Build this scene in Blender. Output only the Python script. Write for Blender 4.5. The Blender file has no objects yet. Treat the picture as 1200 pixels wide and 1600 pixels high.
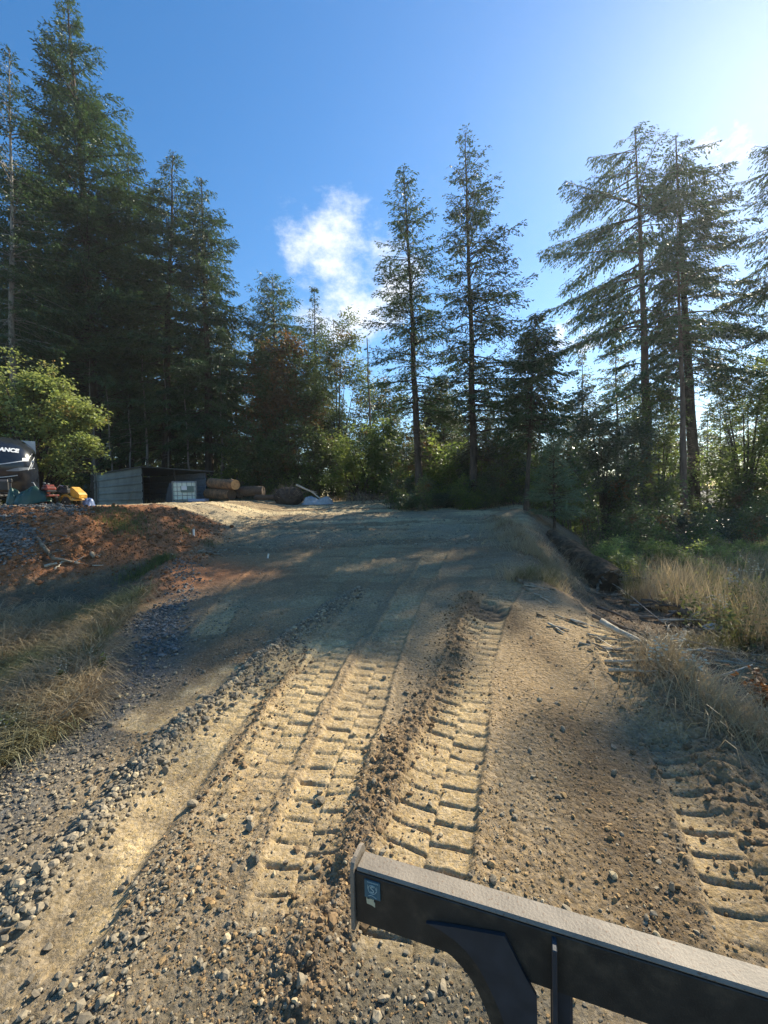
import bpy, math, random
import numpy as np
from mathutils import Matrix, Vector, Euler
R = math.radians
sc = bpy.context.scene
# ------------------------------------------------------------------ camera
F = 648.0
CAMZ = 2.12
CM = Matrix.Rotation(R(90 - 2.2), 3, 'X') @ Matrix.Rotation(R(-1.3), 3, 'Z')
cd = bpy.data.cameras.new('camera'); cam = bpy.data.objects.new('camera', cd)
sc.collection.objects.link(cam); sc.camera = cam
cd.sensor_fit = 'VERTICAL'; cd.sensor_height = 36.0; cd.lens = F / 1600 * 36
cd.clip_start = 0.05; cd.clip_end = 3000
cam.matrix_world = Matrix.Translation((0, 0, CAMZ)) @ CM.to_4x4()
# ------------------------------------------------------------------ sky and sun
SUN_AZ, SUN_EL = 44.0, 35.6          # azimuth to the right of +Y
w = bpy.data.worlds.new('World'); sc.world = w; w.use_nodes = True
nt = w.node_tree; N = nt.nodes; L = nt.links
bg = N['Background']
sky = N.new('ShaderNodeTexSky'); sky.sky_type = 'NISHITA'; sky.sun_disc = False
sky.sun_elevation = R(SUN_EL); sky.sun_rotation = R(SUN_AZ)
sky.air_density = 1.15; sky.dust_density = 0.2; sky.ozone_density = 3.0; sky.altitude = 200
tc = N.new('ShaderNodeTexCoord')
def cloud(direction, spread, scale, lo, hi, seed, stretch=(1, 1, 1.6)):
    """soft noise cloud round one direction of the sky"""
    dp = N.new('ShaderNodeVectorMath'); dp.operation = 'DOT_PRODUCT'
    nrm = N.new('ShaderNodeVectorMath'); nrm.operation = 'NORMALIZE'
    L.new(tc.outputs['Generated'], nrm.inputs[0])
    L.new(nrm.outputs[0], dp.inputs[0]); d = Vector(direction).normalized(); dp.inputs[1].default_value = d
    mr = N.new('ShaderNodeMapRange'); mr.interpolation_type = 'SMOOTHSTEP'
    mr.inputs['From Min'].default_value = math.cos(spread); mr.inputs['From Max'].default_value = math.cos(spread * 0.15)
    L.new(dp.outputs['Value'], mr.inputs['Value'])
    mp = N.new('ShaderNodeMapping'); mp.inputs['Location'].default_value = (seed, seed * 2, 0); mp.inputs['Scale'].default_value = stretch
    L.new(tc.outputs['Generated'], mp.inputs['Vector'])
    nz = N.new('ShaderNodeTexNoise'); nz.inputs['Scale'].default_value = scale; nz.inputs['Detail'].default_value = 11; nz.inputs['Roughness'].default_value = 0.66
    L.new(mp.outputs[0], nz.inputs['Vector'])
    a = N.new('ShaderNodeMath'); a.operation = 'MULTIPLY_ADD'
    L.new(mr.outputs[0], a.inputs[0]); a.inputs[1].default_value = 0.34; L.new(nz.outputs['Fac'], a.inputs[2])
    m2 = N.new('ShaderNodeMapRange'); m2.interpolation_type = 'SMOOTHSTEP'
    m2.inputs['From Min'].default_value = lo; m2.inputs['From Max'].default_value = hi
    L.new(a.outputs[0], m2.inputs['Value'])
    return m2.outputs[0]
def pixdir(px, py):
    return (CM @ Vector(((px - 600) / F, (800 - py) / F, -1))).normalized()
c1 = cloud(pixdir(548, 430), 0.23, 5.0, 0.70, 0.98, 3.1)
c2 = cloud(pixdir(905, 515), 0.09, 16.0, 0.74, 1.02, 7.7)
c3 = cloud(pixdir(1130, 235), 0.06, 16.0, 0.74, 1.02, 1.7)
mx = N.new('ShaderNodeMath'); mx.operation = 'MAXIMUM'; L.new(c1, mx.inputs[0]); L.new(c2, mx.inputs[1])
mx2 = N.new('ShaderNodeMath'); mx2.operation = 'MAXIMUM'; L.new(mx.outputs[0], mx2.inputs[0]); L.new(c3, mx2.inputs[1])
hs = N.new('ShaderNodeHueSaturation'); hs.inputs['Saturation'].default_value = 1.32; hs.inputs['Value'].default_value = 1.0
L.new(sky.outputs[0], hs.inputs['Color'])
mixc = N.new('ShaderNodeMix'); mixc.data_type = 'RGBA'; mixc.inputs['B'].default_value = (6.4, 6.6, 7.0, 1)
L.new(mx2.outputs[0], mixc.inputs['Factor']); L.new(hs.outputs[0], mixc.inputs['A'])
L.new(mixc.outputs['Result'], bg.inputs['Color']); bg.inputs['Strength'].default_value = 0.09
sd = bpy.data.lights.new('sun', 'SUN'); sd.energy = 5.0; sd.angle = R(0.53); sd.color = (1.0, 0.91, 0.72)
so = bpy.data.objects.new('sun', sd); sc.collection.objects.link(so)
sdir = Vector((math.sin(R(SUN_AZ)) * math.cos(R(SUN_EL)), math.cos(R(SUN_AZ)) * math.cos(R(SUN_EL)), math.sin(R(SUN_EL))))
so.rotation_euler = sdir.to_track_quat('Z', 'Y').to_euler()
so.location = sdir * 60
sc.view_settings.view_transform = 'Standard'; sc.view_settings.look = 'None'
sc.view_settings.exposure = 1.1; sc.view_settings.gamma = 1.0
sc.render.engine = 'CYCLES'
sc.cycles.use_denoising = True
sc.cycles.max_bounces = 7; sc.cycles.diffuse_bounces = 3; sc.cycles.glossy_bounces = 2; sc.cycles.transmission_bounces = 3
sc.cycles.caustics_reflective = False; sc.cycles.caustics_refractive = False
# ------------------------------------------------------------------ helpers
COL = sc.collection
def mesh(name, V, faces, mat=None, parent=None, smooth=False, color=None, loc=None, mats=None, midx=None):
    """one mesh object; V (n,3); faces: list of int arrays (m,3) / (m,4) or python lists of any length"""
    V = np.asarray(V, dtype=np.float32).reshape(-1, 3)
    me = bpy.data.meshes.new(name)
    arrs, pyl = [], []
    for f in faces:
        if isinstance(f, np.ndarray):
            if len(f): arrs.append(f.astype(np.int32))
        else: pyl.append(f)
    loops = [a.ravel() for a in arrs] + [np.array(p, dtype=np.int32) for p in pyl]
    cnt = [np.full(len(a), a.shape[1], dtype=np.int32) for a in arrs] + [np.array([len(p)], dtype=np.int32) for p in pyl]
    loops = np.concatenate(loops); cnt = np.concatenate(cnt)
    st = np.concatenate([[0], np.cumsum(cnt)[:-1]]).astype(np.int32)
    me.vertices.add(len(V)); me.vertices.foreach_set('co', V.ravel())
    me.loops.add(len(loops)); me.loops.foreach_set('vertex_index', loops)
    me.polygons.add(len(cnt)); me.polygons.foreach_set('loop_start', st); me.polygons.foreach_set('loop_total', cnt)
    me.polygons.foreach_set('use_smooth', np.full(len(cnt), smooth, dtype=bool))
    if midx is not None: me.polygons.foreach_set('material_index', np.asarray(midx, dtype=np.int32))
    if color is not None:
        at = me.attributes.new('soil', 'FLOAT_COLOR', 'POINT')
        c = np.ones((len(V), 4), dtype=np.float32); c[:, :color.shape[1]] = color
        at.data.foreach_set('color', c.ravel())
    me.update(calc_edges=True)
    for m in (mats or [mat]):
        if m: me.materials.append(m)
    o = bpy.data.objects.new(name, me); COL.objects.link(o)
    if parent: o.parent = parent
    if loc is not None: o.location = loc
    return o
def tag(o, label=None, cat=None, group=None, kind=None):
    if label: o['label'] = label
    if cat: o['category'] = cat
    if group: o['group'] = group
    if kind: o['kind'] = kind
    return o
def thing(name, label, cat, loc=(0, 0, 0), rz=0.0, group=None):
    o = bpy.data.objects.new(name, None); COL.objects.link(o); o.location = loc; o.rotation_euler = (0, 0, rz)
    o.empty_display_size = 0.2
    return tag(o, label, cat, group)
def copy_tree(o, parent=None):
    c = o.copy(); COL.objects.link(c)
    if parent: c.parent = parent
    for ch in list(o.children): copy_tree(ch, c)
    return c
class MB:
    """collects boxes, tubes, lathes; builds one mesh"""
    def __init__(s): s.v = []; s.f = []
    def add(s, V, Fs, M=None):
        b = len(s.v)
        for p in V:
            p = Vector(p)
            s.v.append(tuple(M @ p) if M is not None else tuple(p))
        for f in Fs: s.f.append([i + b for i in f])
        return s
    def box(s, c, d, M=None, bev=0.0, rot=None):
        x, y, z = d[0] / 2, d[1] / 2, d[2] / 2
        b = min(bev, x * .9, y * .9, z * .9)
        T = Matrix.Translation(c) @ (Euler(rot).to_matrix().to_4x4() if rot else Matrix.Identity(4))
        if M is not None: T = M @ T
        if b <= 0:
            V = [(sx * x, sy * y, sz * z) for sx in (-1, 1) for sy in (-1, 1) for sz in (-1, 1)]
            Fs = [(0, 1, 3, 2), (4, 6, 7, 5), (0, 4, 5, 1), (2, 3, 7, 6), (0, 2, 6, 4), (1, 5, 7, 3)]
            return s.add(V, Fs, T)
        V = []; idx = {}
        for sx in (-1, 1):
            for sy in (-1, 1):
                for sz in (-1, 1):
                    for a in range(3):
                        p = [sx * (x - b), sy * (y - b), sz * (z - b)]; p[a] = (sx * x, sy * y, sz * z)[a]
                        idx[(sx, sy, sz, a)] = len(V); V.append(p)
        Fs = []
        for a in range(3):
            o = [i for i in range(3) if i != a]
            for sg in (-1, 1):
                q = []
                for s1, s2 in ((-1, -1), (1, -1), (1, 1), (-1, 1)):
                    k = [0, 0, 0]; k[a] = sg; k[o[0]] = s1; k[o[1]] = s2; q.append(idx[(k[0], k[1], k[2], a)])
                flip = (sg < 0) ^ (a == 1)
                Fs.append(q[::-1] if flip else q)
        for a in range(3):
            o = [i for i in range(3) if i != a]
            for s1 in (-1, 1):
                for s2 in (-1, 1):
                    k1 = [0, 0, 0]; k2 = [0, 0, 0]
                    k1[o[0]] = k2[o[0]] = s1; k1[o[1]] = k2[o[1]] = s2; k1[a] = -1; k2[a] = 1
                    Fs.append([idx[(*k1, o[0])], idx[(*k2, o[0])], idx[(*k2, o[1])], idx[(*k1, o[1])]])
        for sx in (-1, 1):
            for sy in (-1, 1):
                for sz in (-1, 1): Fs.append([idx[(sx, sy, sz, 0)], idx[(sx, sy, sz, 1)], idx[(sx, sy, sz, 2)]])
        return s.add(V, Fs, T)
    def tube(s, pts, rad, n=8, M=None, cap=True, jit=0.0, rng=None):
        pts = [Vector(p) for p in pts]
        if not hasattr(rad, '__len__'): rad = [rad] * len(pts)
        V = []; up = Vector((0, 0, 1)); pu = None
        for i, p in enumerate(pts):
            d = (pts[min(i + 1, len(pts) - 1)] - pts[max(i - 1, 0)]).normalized()
            if pu is None: pu = d.orthogonal().normalized()
            u = (pu - d * pu.dot(d))
            u = u.normalized() if u.length > 1e-6 else d.orthogonal().normalized(); pu = u; v = d.cross(u)
            for k in range(n):
                a = 2 * math.pi * k / n; r = rad[i] * (1 + (rng.uniform(-jit, jit) if jit else 0))
                V.append(p + (u * math.cos(a) + v * math.sin(a)) * r)
        Fs = [(i * n + k, i * n + (k + 1) % n, (i + 1) * n + (k + 1) % n, (i + 1) * n + k) for i in range(len(pts) - 1) for k in range(n)]
        if cap: Fs += [tuple(range(n))[::-1], tuple(range((len(pts) - 1) * n, len(pts) * n))]
        return s.add(V, Fs, M)
    def lathe(s, prof, n=20, M=None):
        """profile [(r, z)] spun round z"""
        V = [(r * math.cos(2 * math.pi * k / n), r * math.sin(2 * math.pi * k / n), z) for r, z in prof for k in range(n)]
        Fs = [(i * n + k, i * n + (k + 1) % n, (i + 1) * n + (k + 1) % n, (i + 1) * n + k) for i in range(len(prof) - 1) for k in range(n)]
        Fs += [tuple(range(n))[::-1], tuple(range((len(prof) - 1) * n, len(prof) * n))]
        return s.add(V, Fs, M)
    def prism(s, poly, t, M=None):
        """polygon in xz, thickness t along y"""
        n = len(poly)
        V = [(p[0], -t / 2, p[1]) for p in poly] + [(p[0], t / 2, p[1]) for p in poly]
        Fs = [tuple(range(n)), tuple(range(n, 2 * n))[::-1]] + [(i, i + n, (i + 1) % n + n, (i + 1) % n) for i in range(n)]
        return s.add(V, Fs, M)
    def build(s, name, mat, parent=None, smooth=False, loc=None):
        return mesh(name, s.v, [list(f) for f in s.f], mat, parent, smooth, loc=loc)
# ------------------------------------------------------------------ materials
def srgb(r, g, b):
    return tuple(((c / 255) / 12.92 if c / 255 <= .04045 else ((c / 255 + .055) / 1.055) ** 2.4) for c in (r, g, b))
def mat_basic(name, col, rough=0.6, metal=0.0, spec=0.5, var=0.0, vscale=8.0, col2=None, lo=.45, hi=.6, nscale=8.0, bump=0.0, bscale=40.0, stretch=(1, 1, 1)):
    m = bpy.data.materials.new(name); m.use_nodes = True; t = m.node_tree; n = t.nodes; l = t.links
    b = n['Principled BSDF']; b.inputs['Roughness'].default_value = rough; b.inputs['Metallic'].default_value = metal
    b.inputs['Specular IOR Level'].default_value = spec
    tcn = n.new('ShaderNodeTexCoord'); mp = n.new('ShaderNodeMapping'); mp.inputs['Scale'].default_value = stretch
    l.new(tcn.outputs['Object'], mp.inputs['Vector'])
    src = None
    if col2 is not None:
        nz = n.new('ShaderNodeTexNoise'); nz.inputs['Scale'].default_value = nscale; nz.inputs['Detail'].default_value = 8; nz.inputs['Roughness'].default_value = .65
        l.new(mp.outputs[0], nz.inputs['Vector'])
        mr = n.new('ShaderNodeMapRange'); mr.inputs['From Min'].default_value = lo; mr.inputs['From Max'].default_value = hi; l.new(nz.outputs['Fac'], mr.inputs['Value'])
        mix = n.new('ShaderNodeMix'); mix.data_type = 'RGBA'; mix.inputs['A'].default_value = (*col, 1); mix.inputs['B'].default_value = (*col2, 1)
        l.new(mr.outputs[0], mix.inputs['Factor']); src = mix.outputs['Result']
    if var > 0:
        nz = n.new('ShaderNodeTexNoise'); nz.inputs['Scale'].default_value = vscale; nz.inputs['Detail'].default_value = 6
        l.new(mp.outputs[0], nz.inputs['Vector'])
        mr = n.new('ShaderNodeMapRange'); mr.inputs['From Min'].default_value = .3; mr.inputs['From Max'].default_value = .7
        mr.inputs['To Min'].default_value = 1 - var; mr.inputs['To Max'].default_value = 1 + var; l.new(nz.outputs['Fac'], mr.inputs['Value'])
        h = n.new('ShaderNodeHueSaturation'); l.new(mr.outputs[0], h.inputs['Value'])
        if src: l.new(src, h.inputs['Color'])
        else: h.inputs['Color'].default_value = (*col, 1)
        src = h.outputs[0]
    if src: l.new(src, b.inputs['Base Color'])
    else: b.inputs['Base Color'].default_value = (*col, 1)
    if bump > 0:
        nz = n.new('ShaderNodeTexNoise'); nz.inputs['Scale'].default_value = bscale; nz.inputs['Detail'].default_value = 6; l.new(mp.outputs[0], nz.inputs['Vector'])
        bp = n.new('ShaderNodeBump'); bp.inputs['Strength'].default_value = bump; bp.inputs['Distance'].default_value = .02
        l.new(nz.outputs['Fac'], bp.inputs['Height']); l.new(bp.outputs[0], b.inputs['Normal'])
    return m
def mat_leaf(name, ca, cb, trans=0.3, tcol=None, rough=0.5, spec=0.35, scale=0.9, cc=None, clo=.6, chi=.7):
    """foliage: colour wanders by clump and by leaf; thin leaves let light through"""
    m = bpy.data.materials.new(name); m.use_nodes = True; t = m.node_tree; n = t.nodes; l = t.links
    b = n['Principled BSDF']; b.inputs['Roughness'].default_value = rough; b.inputs['Specular IOR Level'].default_value = spec
    g = n.new('ShaderNodeNewGeometry'); tcn = n.new('ShaderNodeTexCoord')
    nz = n.new('ShaderNodeTexNoise'); nz.inputs['Scale'].default_value = scale; nz.inputs['Detail'].default_value = 3
    l.new(tcn.outputs['Object'], nz.inputs['Vector'])
    ad = n.new('ShaderNodeMath'); ad.operation = 'MULTIPLY_ADD'; l.new(g.outputs['Random Per Island'], ad.inputs[0]); ad.inputs[1].default_value = .5
    mr = n.new('ShaderNodeMapRange'); mr.inputs['From Min'].default_value = .35; mr.inputs['From Max'].default_value = .65; mr.inputs['To Max'].default_value = .5
    l.new(nz.outputs['Fac'], mr.inputs['Value']); l.new(mr.outputs[0], ad.inputs[2])
    mix = n.new('ShaderNodeMix'); mix.data_type = 'RGBA'; mix.inputs['A'].default_value = (*ca, 1); mix.inputs['B'].default_value = (*cb, 1); l.new(ad.outputs[0], mix.inputs['Factor'])
    out = mix.outputs['Result']
    if cc:
        nz2 = n.new('ShaderNodeTexNoise'); nz2.inputs['Scale'].default_value = scale * .8; mp = n.new('ShaderNodeMapping'); mp.inputs['Location'].default_value = (7, 3, 5)
        l.new(tcn.outputs['Object'], mp.inputs['Vector']); l.new(mp.outputs[0], nz2.inputs['Vector'])
        m3 = n.new('ShaderNodeMapRange'); m3.inputs['From Min'].default_value = clo; m3.inputs['From Max'].default_value = chi; l.new(nz2.outputs['Fac'], m3.inputs['Value'])
        mix2 = n.new('ShaderNodeMix'); mix2.data_type = 'RGBA'; mix2.inputs['B'].default_value = (*cc, 1); l.new(out, mix2.inputs['A']); l.new(m3.outputs[0], mix2.inputs['Factor']); out = mix2.outputs['Result']
    oi = n.new('ShaderNodeObjectInfo'); h = n.new('ShaderNodeHueSaturation'); mo = n.new('ShaderNodeMapRange'); mo.inputs['To Min'].default_value = .8; mo.inputs['To Max'].default_value = 1.2
    l.new(oi.outputs['Random'], mo.inputs['Value']); l.new(mo.outputs[0], h.inputs['Value']); l.new(out, h.inputs['Color']); out = h.outputs[0]
    l.new(out, b.inputs['Base Color'])
    tr = n.new('ShaderNodeBsdfTranslucent'); ht = n.new('ShaderNodeHueSaturation'); ht.inputs['Value'].default_value = 1.7; ht.inputs['Saturation'].default_value = 1.15; ht.inputs['Hue'].default_value = .485
    l.new(out, ht.inputs['Color']); l.new(ht.outputs[0], tr.inputs['Color'])
    ms = n.new('ShaderNodeMixShader'); ms.inputs[0].default_value = trans
    l.new(b.outputs[0], ms.inputs[1]); l.new(tr.outputs[0], ms.inputs[2]); l.new(ms.outputs[0], n['Material Output'].inputs['Surface'])
    return m
M = {}
M['needle'] = mat_leaf('fir_needles', (.034, .074, .028), (.092, .145, .046), trans=.17, scale=.5)
M['needle_blue'] = mat_leaf('young_fir_needles', (.09, .15, .09), (.2, .27, .15), trans=.35, scale=1.2)
M['needle_far'] = mat_leaf('far_needles', (.045, .078, .032), (.12, .145, .05), trans=.27, scale=.4)
M['maple'] = mat_leaf('maple_leaves', (.105, .15, .045), (.30, .335, .125), trans=.42, scale=.8, cc=(.34, .22, .09), clo=.62, chi=.72)
M['alder'] = mat_leaf('alder_leaves', (.055, .095, .032), (.14, .17, .06), trans=.33, scale=.8, cc=(.17, .09, .035), clo=.57, chi=.7)
M['rust_leaf'] = mat_leaf('rusty_leaves', (.10, .075, .03), (.21, .12, .05), trans=.35, scale=.9, cc=(.07, .10, .035), clo=.5, chi=.6)
M['bush'] = mat_leaf('bush_leaves', (.07, .12, .035), (.21, .26, .08), trans=.5, scale=1.1)
M['salal'] = mat_leaf('glossy_leaves', (.045, .07, .035), (.10, .13, .06), trans=.25, rough=.28, spec=.7, scale=1.2)
M['bush_bright'] = mat_leaf('brush_leaves_lit_tone', (.13, .17, .05), (.32, .36, .13), trans=.5, scale=1.3)  # lighter copy of the bush leaves, backlight put into the colour
M['drygrass'] = mat_leaf('dry_grass', (.26, .20, .11), (.55, .46, .28), trans=.3, scale=1.4, cc=(.13, .14, .05), clo=.55, chi=.68)
M['matgrass'] = mat_leaf('matted_grass', (.20, .15, .085), (.42, .32, .18), trans=.2, scale=1.0, cc=(.12, .13, .06), clo=.5, chi=.65)
M['greengrass'] = mat_leaf('green_weeds', (.10, .12, .045), (.23, .24, .10), trans=.35, scale=1.5, rough=.8, spec=.1)
M['bracken'] = mat_leaf('brown_bracken', (.13, .07, .03), (.26, .14, .055), trans=.35, scale=2)
M['flower_white'] = mat_basic('dried_flower_heads', (.50, .45, .33), .9)
M['flower_yellow'] = mat_basic('yellow_flower_heads', (.70, .55, .04), .7)
M['bark'] = mat_basic('fir_bark', (.085, .065, .05), .95, var=.45, vscale=5, bump=1.0, bscale=12, stretch=(1, 1, .25), spec=.1)
M['bark_red'] = mat_basic('reddish_bark', (.17, .115, .085), .95, var=.4, vscale=5, bump=1.0, bscale=14, stretch=(1, 1, .25), spec=.1)
M['bark_pale'] = mat_basic('pale_bark', (.30, .27, .23), .9, col2=(.12, .10, .08), lo=.5, hi=.62, nscale=6, bump=.5, bscale=14, stretch=(1, 1, .4), spec=.1)
M['twig'] = mat_basic('dead_twigs', (.15, .12, .095), .95, var=.3, vscale=9, spec=.1)
M['deadwood'] = mat_basic('dead_wood', (.30, .24, .17), .9, col2=(.10, .07, .045), lo=.42, hi=.62, nscale=9, bump=.8, bscale=25, stretch=(1, 1, 1), spec=.15)
M['palewood'] = mat_basic('weathered_wood', (.52, .46, .36), .9, col2=(.28, .22, .15), lo=.45, hi=.65, nscale=12, bump=.6, bscale=30, spec=.15)
# ------------------------------------------------------------------ numpy noise
def _h(ix, iy, s):
    n = (ix.astype(np.int64) * 374761393 + iy.astype(np.int64) * 668265263 + s * 1442695041) & 0xffffffff
    n = ((n ^ (n >> 13)) * 1274126177) & 0xffffffff
    n = n ^ (n >> 16)
    return (n & 0xffffff) / float(0xffffff)
def vnoise(x, y, s=0):
    x0 = np.floor(x); y0 = np.floor(y); fx = x - x0; fy = y - y0
    fx = fx * fx * fx * (fx * (fx * 6 - 15) + 10); fy = fy * fy * fy * (fy * (fy * 6 - 15) + 10)
    a = _h(x0, y0, s); b = _h(x0 + 1, y0, s); c = _h(x0, y0 + 1, s); d = _h(x0 + 1, y0 + 1, s)
    return (a + (b - a) * fx) * (1 - fy) + (c + (d - c) * fx) * fy
def fbm(x, y, s=0, o=4, g=.5):
    r = 0; a = 1; t = 0
    for i in range(o):
        r = r + a * (vnoise(x, y, s + i * 17) - .5); t += a; a *= g; x, y = x * 1.93 * .96 - y * 1.93 * .28 + 3.1, x * 1.93 * .28 + y * 1.93 * .96 + 1.7
    return r / t * 2
def sstep(a, b, x):
    t = np.clip((x - a) / (b - a), 0, 1); return t * t * (3 - 2 * t)
def lerp(a, b, t): return a + (b - a) * t
# ------------------------------------------------------------------ terrain
_yy = np.linspace(-40, 420, 9201)
def _curve(ys, zs, w=31):
    z = np.interp(_yy, ys, zs); k = np.hanning(w); k /= k.sum()
    return np.convolve(np.pad(z, w // 2, mode='edge'), k, mode='valid')
ROAD = _curve([-40, -5, 0, 5, 10, 15, 20, 25, 40, 420], [-1.5, -.4, 0, .45, .9, 1.33, 1.72, 1.93, 2.0, 2.0], 61)
LOWR = _curve([-40, 0, 3, 5, 10, 18, 26, 40, 420], [-.4, -.15, -.12, -.15, -.25, -.5, -.9, -1.1, 2.0], 101)
DITCH = _curve([-40, 0, 4, 8, 14, 22, 420], [-1.5, -.12, .05, .38, 1.2, 1.7, 1.95], 61)
XE = _curve([-40, 0, 5, 8.5, 12, 16, 25, 40, 420], [2.45, 2.45, 2.45, 2.45, 4.0, 5.2, 7.5, 14, 60], 41)
XL = _curve([-40, 0, 3, 4.3, 7, 9, 12, 420], [-2.6, -2.6, -2.9, -3.15, -3.9, -4.4, -6, -60], 41)
def base_h(x, y):
    rd = np.interp(y, _yy, ROAD); lo = np.interp(y, _yy, LOWR); di = np.interp(y, _yy, DITCH)
    xe = np.interp(y, _yy, XE); xl = np.interp(y, _yy, XL)
    wr = np.clip(1.5 + np.maximum(y - 6, 0) * .22, 1.5, 7)
    z = rd + (lo - rd) * sstep(0, 1, (x - xe) / wr)
    z = z + (di - rd) * sstep(0, 1, (xl - x) / 1.1) * (x < 0)
    # crown of the shoulder on the right, falls gently to the middle
    z = z + .05 * np.exp(-((x - xe) / .5) ** 2) * (y > 3) + .08 * np.exp(-((x - xe) / .8) ** 2) * sstep(9, 12, y) * (.6 + 1.2 * fbm(x * 1.3, y * 1.3, 88, 3))
    # earth bank on the left
    wob = .5 * fbm(x * .5, y * .5, 91, 3)
    a = (-4.6 - x + wob); b = (y - 6.9 + wob)
    s = -np.log(np.exp(-np.clip(a, -8, 8) * 1.3) + np.exp(-np.clip(b, -8, 8) * 1.3)) / 1.3
    fac = sstep(-.25, 2.6, s)
    top = 1.98 + .1 * fbm(x * .7, y * .7, 33, 2)
    zb = np.maximum(top, z)
    z = z + (zb - z) * fac
    # far edges
    z = z + .10 * fbm(x * .12, y * .12, 5, 3) * sstep(14, 30, np.hypot(x, y))
    return z
def bh(x, y): return float(base_h(np.array([float(x)]), np.array([float(y)]))[0])
def ray(px, py):
    return CM @ Vector(((px - 600) / F, (800 - py) / F, -1))
def at(px, py, y):
    """point seen at that pixel at distance y ahead"""
    d = ray(px, py); return Vector((d.x / d.y * y, y, CAMZ + d.z / d.y * y))
_ry = .6 * 1.006 ** np.arange(820)
def ground_at(px, py):
    d = ray(px, py); x = d.x / d.y * _ry; z = CAMZ + d.z / d.y * _ry
    hit = np.nonzero(z <= base_h(x, _ry))[0]
    if len(hit): return (float(x[hit[0]]), float(_ry[hit[0]]))
    return (d.x / d.y * 40, 40)
def path(pixels):
    P = np.array([ground_at(*p) for p in pixels]); out = []
    for i in range(len(P) - 1):
        p0 = P[max(i - 1, 0)]; p1 = P[i]; p2 = P[i + 1]; p3 = P[min(i + 2, len(P) - 1)]
        for t in np.linspace(0, 1, 7)[:-1]:
            out.append(.5 * ((2 * p1) + (-p0 + p2) * t + (2 * p0 - 5 * p1 + 4 * p2 - p3) * t * t + (-p0 + 3 * p1 - 3 * p2 + p3) * t ** 3))
    out.append(P[-1]); return np.array(out)
def pdist(x, y, P, far=1.2):
    """signed distance t and run s to a polyline; t = 9 where far"""
    T = np.full(x.shape, 9.0); S = np.zeros(x.shape)
    idx = np.where((x > P[:, 0].min() - far) & (x < P[:, 0].max() + far) & (y > P[:, 1].min() - far) & (y < P[:, 1].max() + far))[0]
    if len(idx) == 0: return T, S
    X = x[idx]; Y = y[idx]; bt = np.full(X.shape, 9.0); bs = np.zeros(X.shape); sg = np.ones(X.shape); acc = 0
    for a, b in zip(P[:-1], P[1:]):
        d = b - a; ln = math.hypot(*d) + 1e-9; u = d / ln
        rx = X - a[0]; ry = Y - a[1]; s = np.clip(rx * u[0] + ry * u[1], 0, ln)
        dx = rx - s * u[0]; dy = ry - s * u[1]; dd = np.hypot(dx, dy); c = dd < bt
        bt = np.where(c, dd, bt); bs = np.where(c, acc + s, bs); sg = np.where(c, np.sign(u[0] * ry - u[1] * rx), sg); acc += ln
    T[idx] = bt * sg; S[idx] = bs
    return T, S
TRACKS = [  # (centre line in the photograph, width, pitch, strength)
    (path([(800, 905), (770, 950), (737, 1020), (722, 1100), (702, 1180), (680, 1280), (655, 1400), (640, 1560)]), .46, .140, 1.0),
    (path([(700, 850), (660, 900), (625, 960), (595, 1020), (560, 1110), (520, 1210), (480, 1330), (440, 1480)]), .40, .140, .95),
    (path([(615, 880), (580, 930), (530, 1000), (480, 1080), (425, 1170), (370, 1260), (300, 1380)]), .40, .140, .9),
    (path([(540, 940), (480, 1000), (400, 1080), (330, 1170)]), .36, .15, .55),
    (path([(895, 935), (930, 960), (968, 1005), (1005, 1070), (1060, 1160), (1120, 1260), (1190, 1400), (1260, 1560)]), .48, .15, 1.1),
    (path([(690, 800), (640, 830), (560, 880), (470, 950)]), .42, .17, .95),
    (path([(420, 880), (370, 930), (320, 1000)]), .40, .17, .8),
    (path([(760, 800), (720, 830), (680, 870), (660, 910)]), .42, .17, .9)]
SMOOTH = [(path([(560, 980), (500, 1010), (420, 1060), (340, 1140), (270, 1230), (190, 1330), (120, 1440)]), .17),
          (path([(350, 1060), (300, 1090), (240, 1120)]), .22)]
GWIND = path([(560, 925), (500, 965), (430, 1020), (370, 1075), (310, 1120), (240, 1190), (160, 1285), (90, 1360), (0, 1440), (-90, 1510)])
DWIND = path([(735, 930), (715, 1000), (690, 1075), (645, 1140), (610, 1200), (575, 1280), (540, 1370), (500, 1470), (470, 1590)])
RSHLD = path([(770, 812), (805, 835), (830, 865), (855, 900), (960, 960), (1040, 1070), (1110, 1180), (1200, 1330), (1280, 1450)])
LWIND = path([(480, 1010), (430, 1080), (380, 1180), (330, 1280), (260, 1380)])
GPATCH = path([(290, 880), (270, 930), (240, 1010), (200, 1080), (90, 1190), (-40, 1300)])
POT = ground_at(762, 955)
DARK = path([(790, 960), (850, 1030), (905, 1130), (950, 1250), (990, 1370), (1020, 1480)])  # strip of dark loose soil that also stands in for a tree shadow
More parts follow.
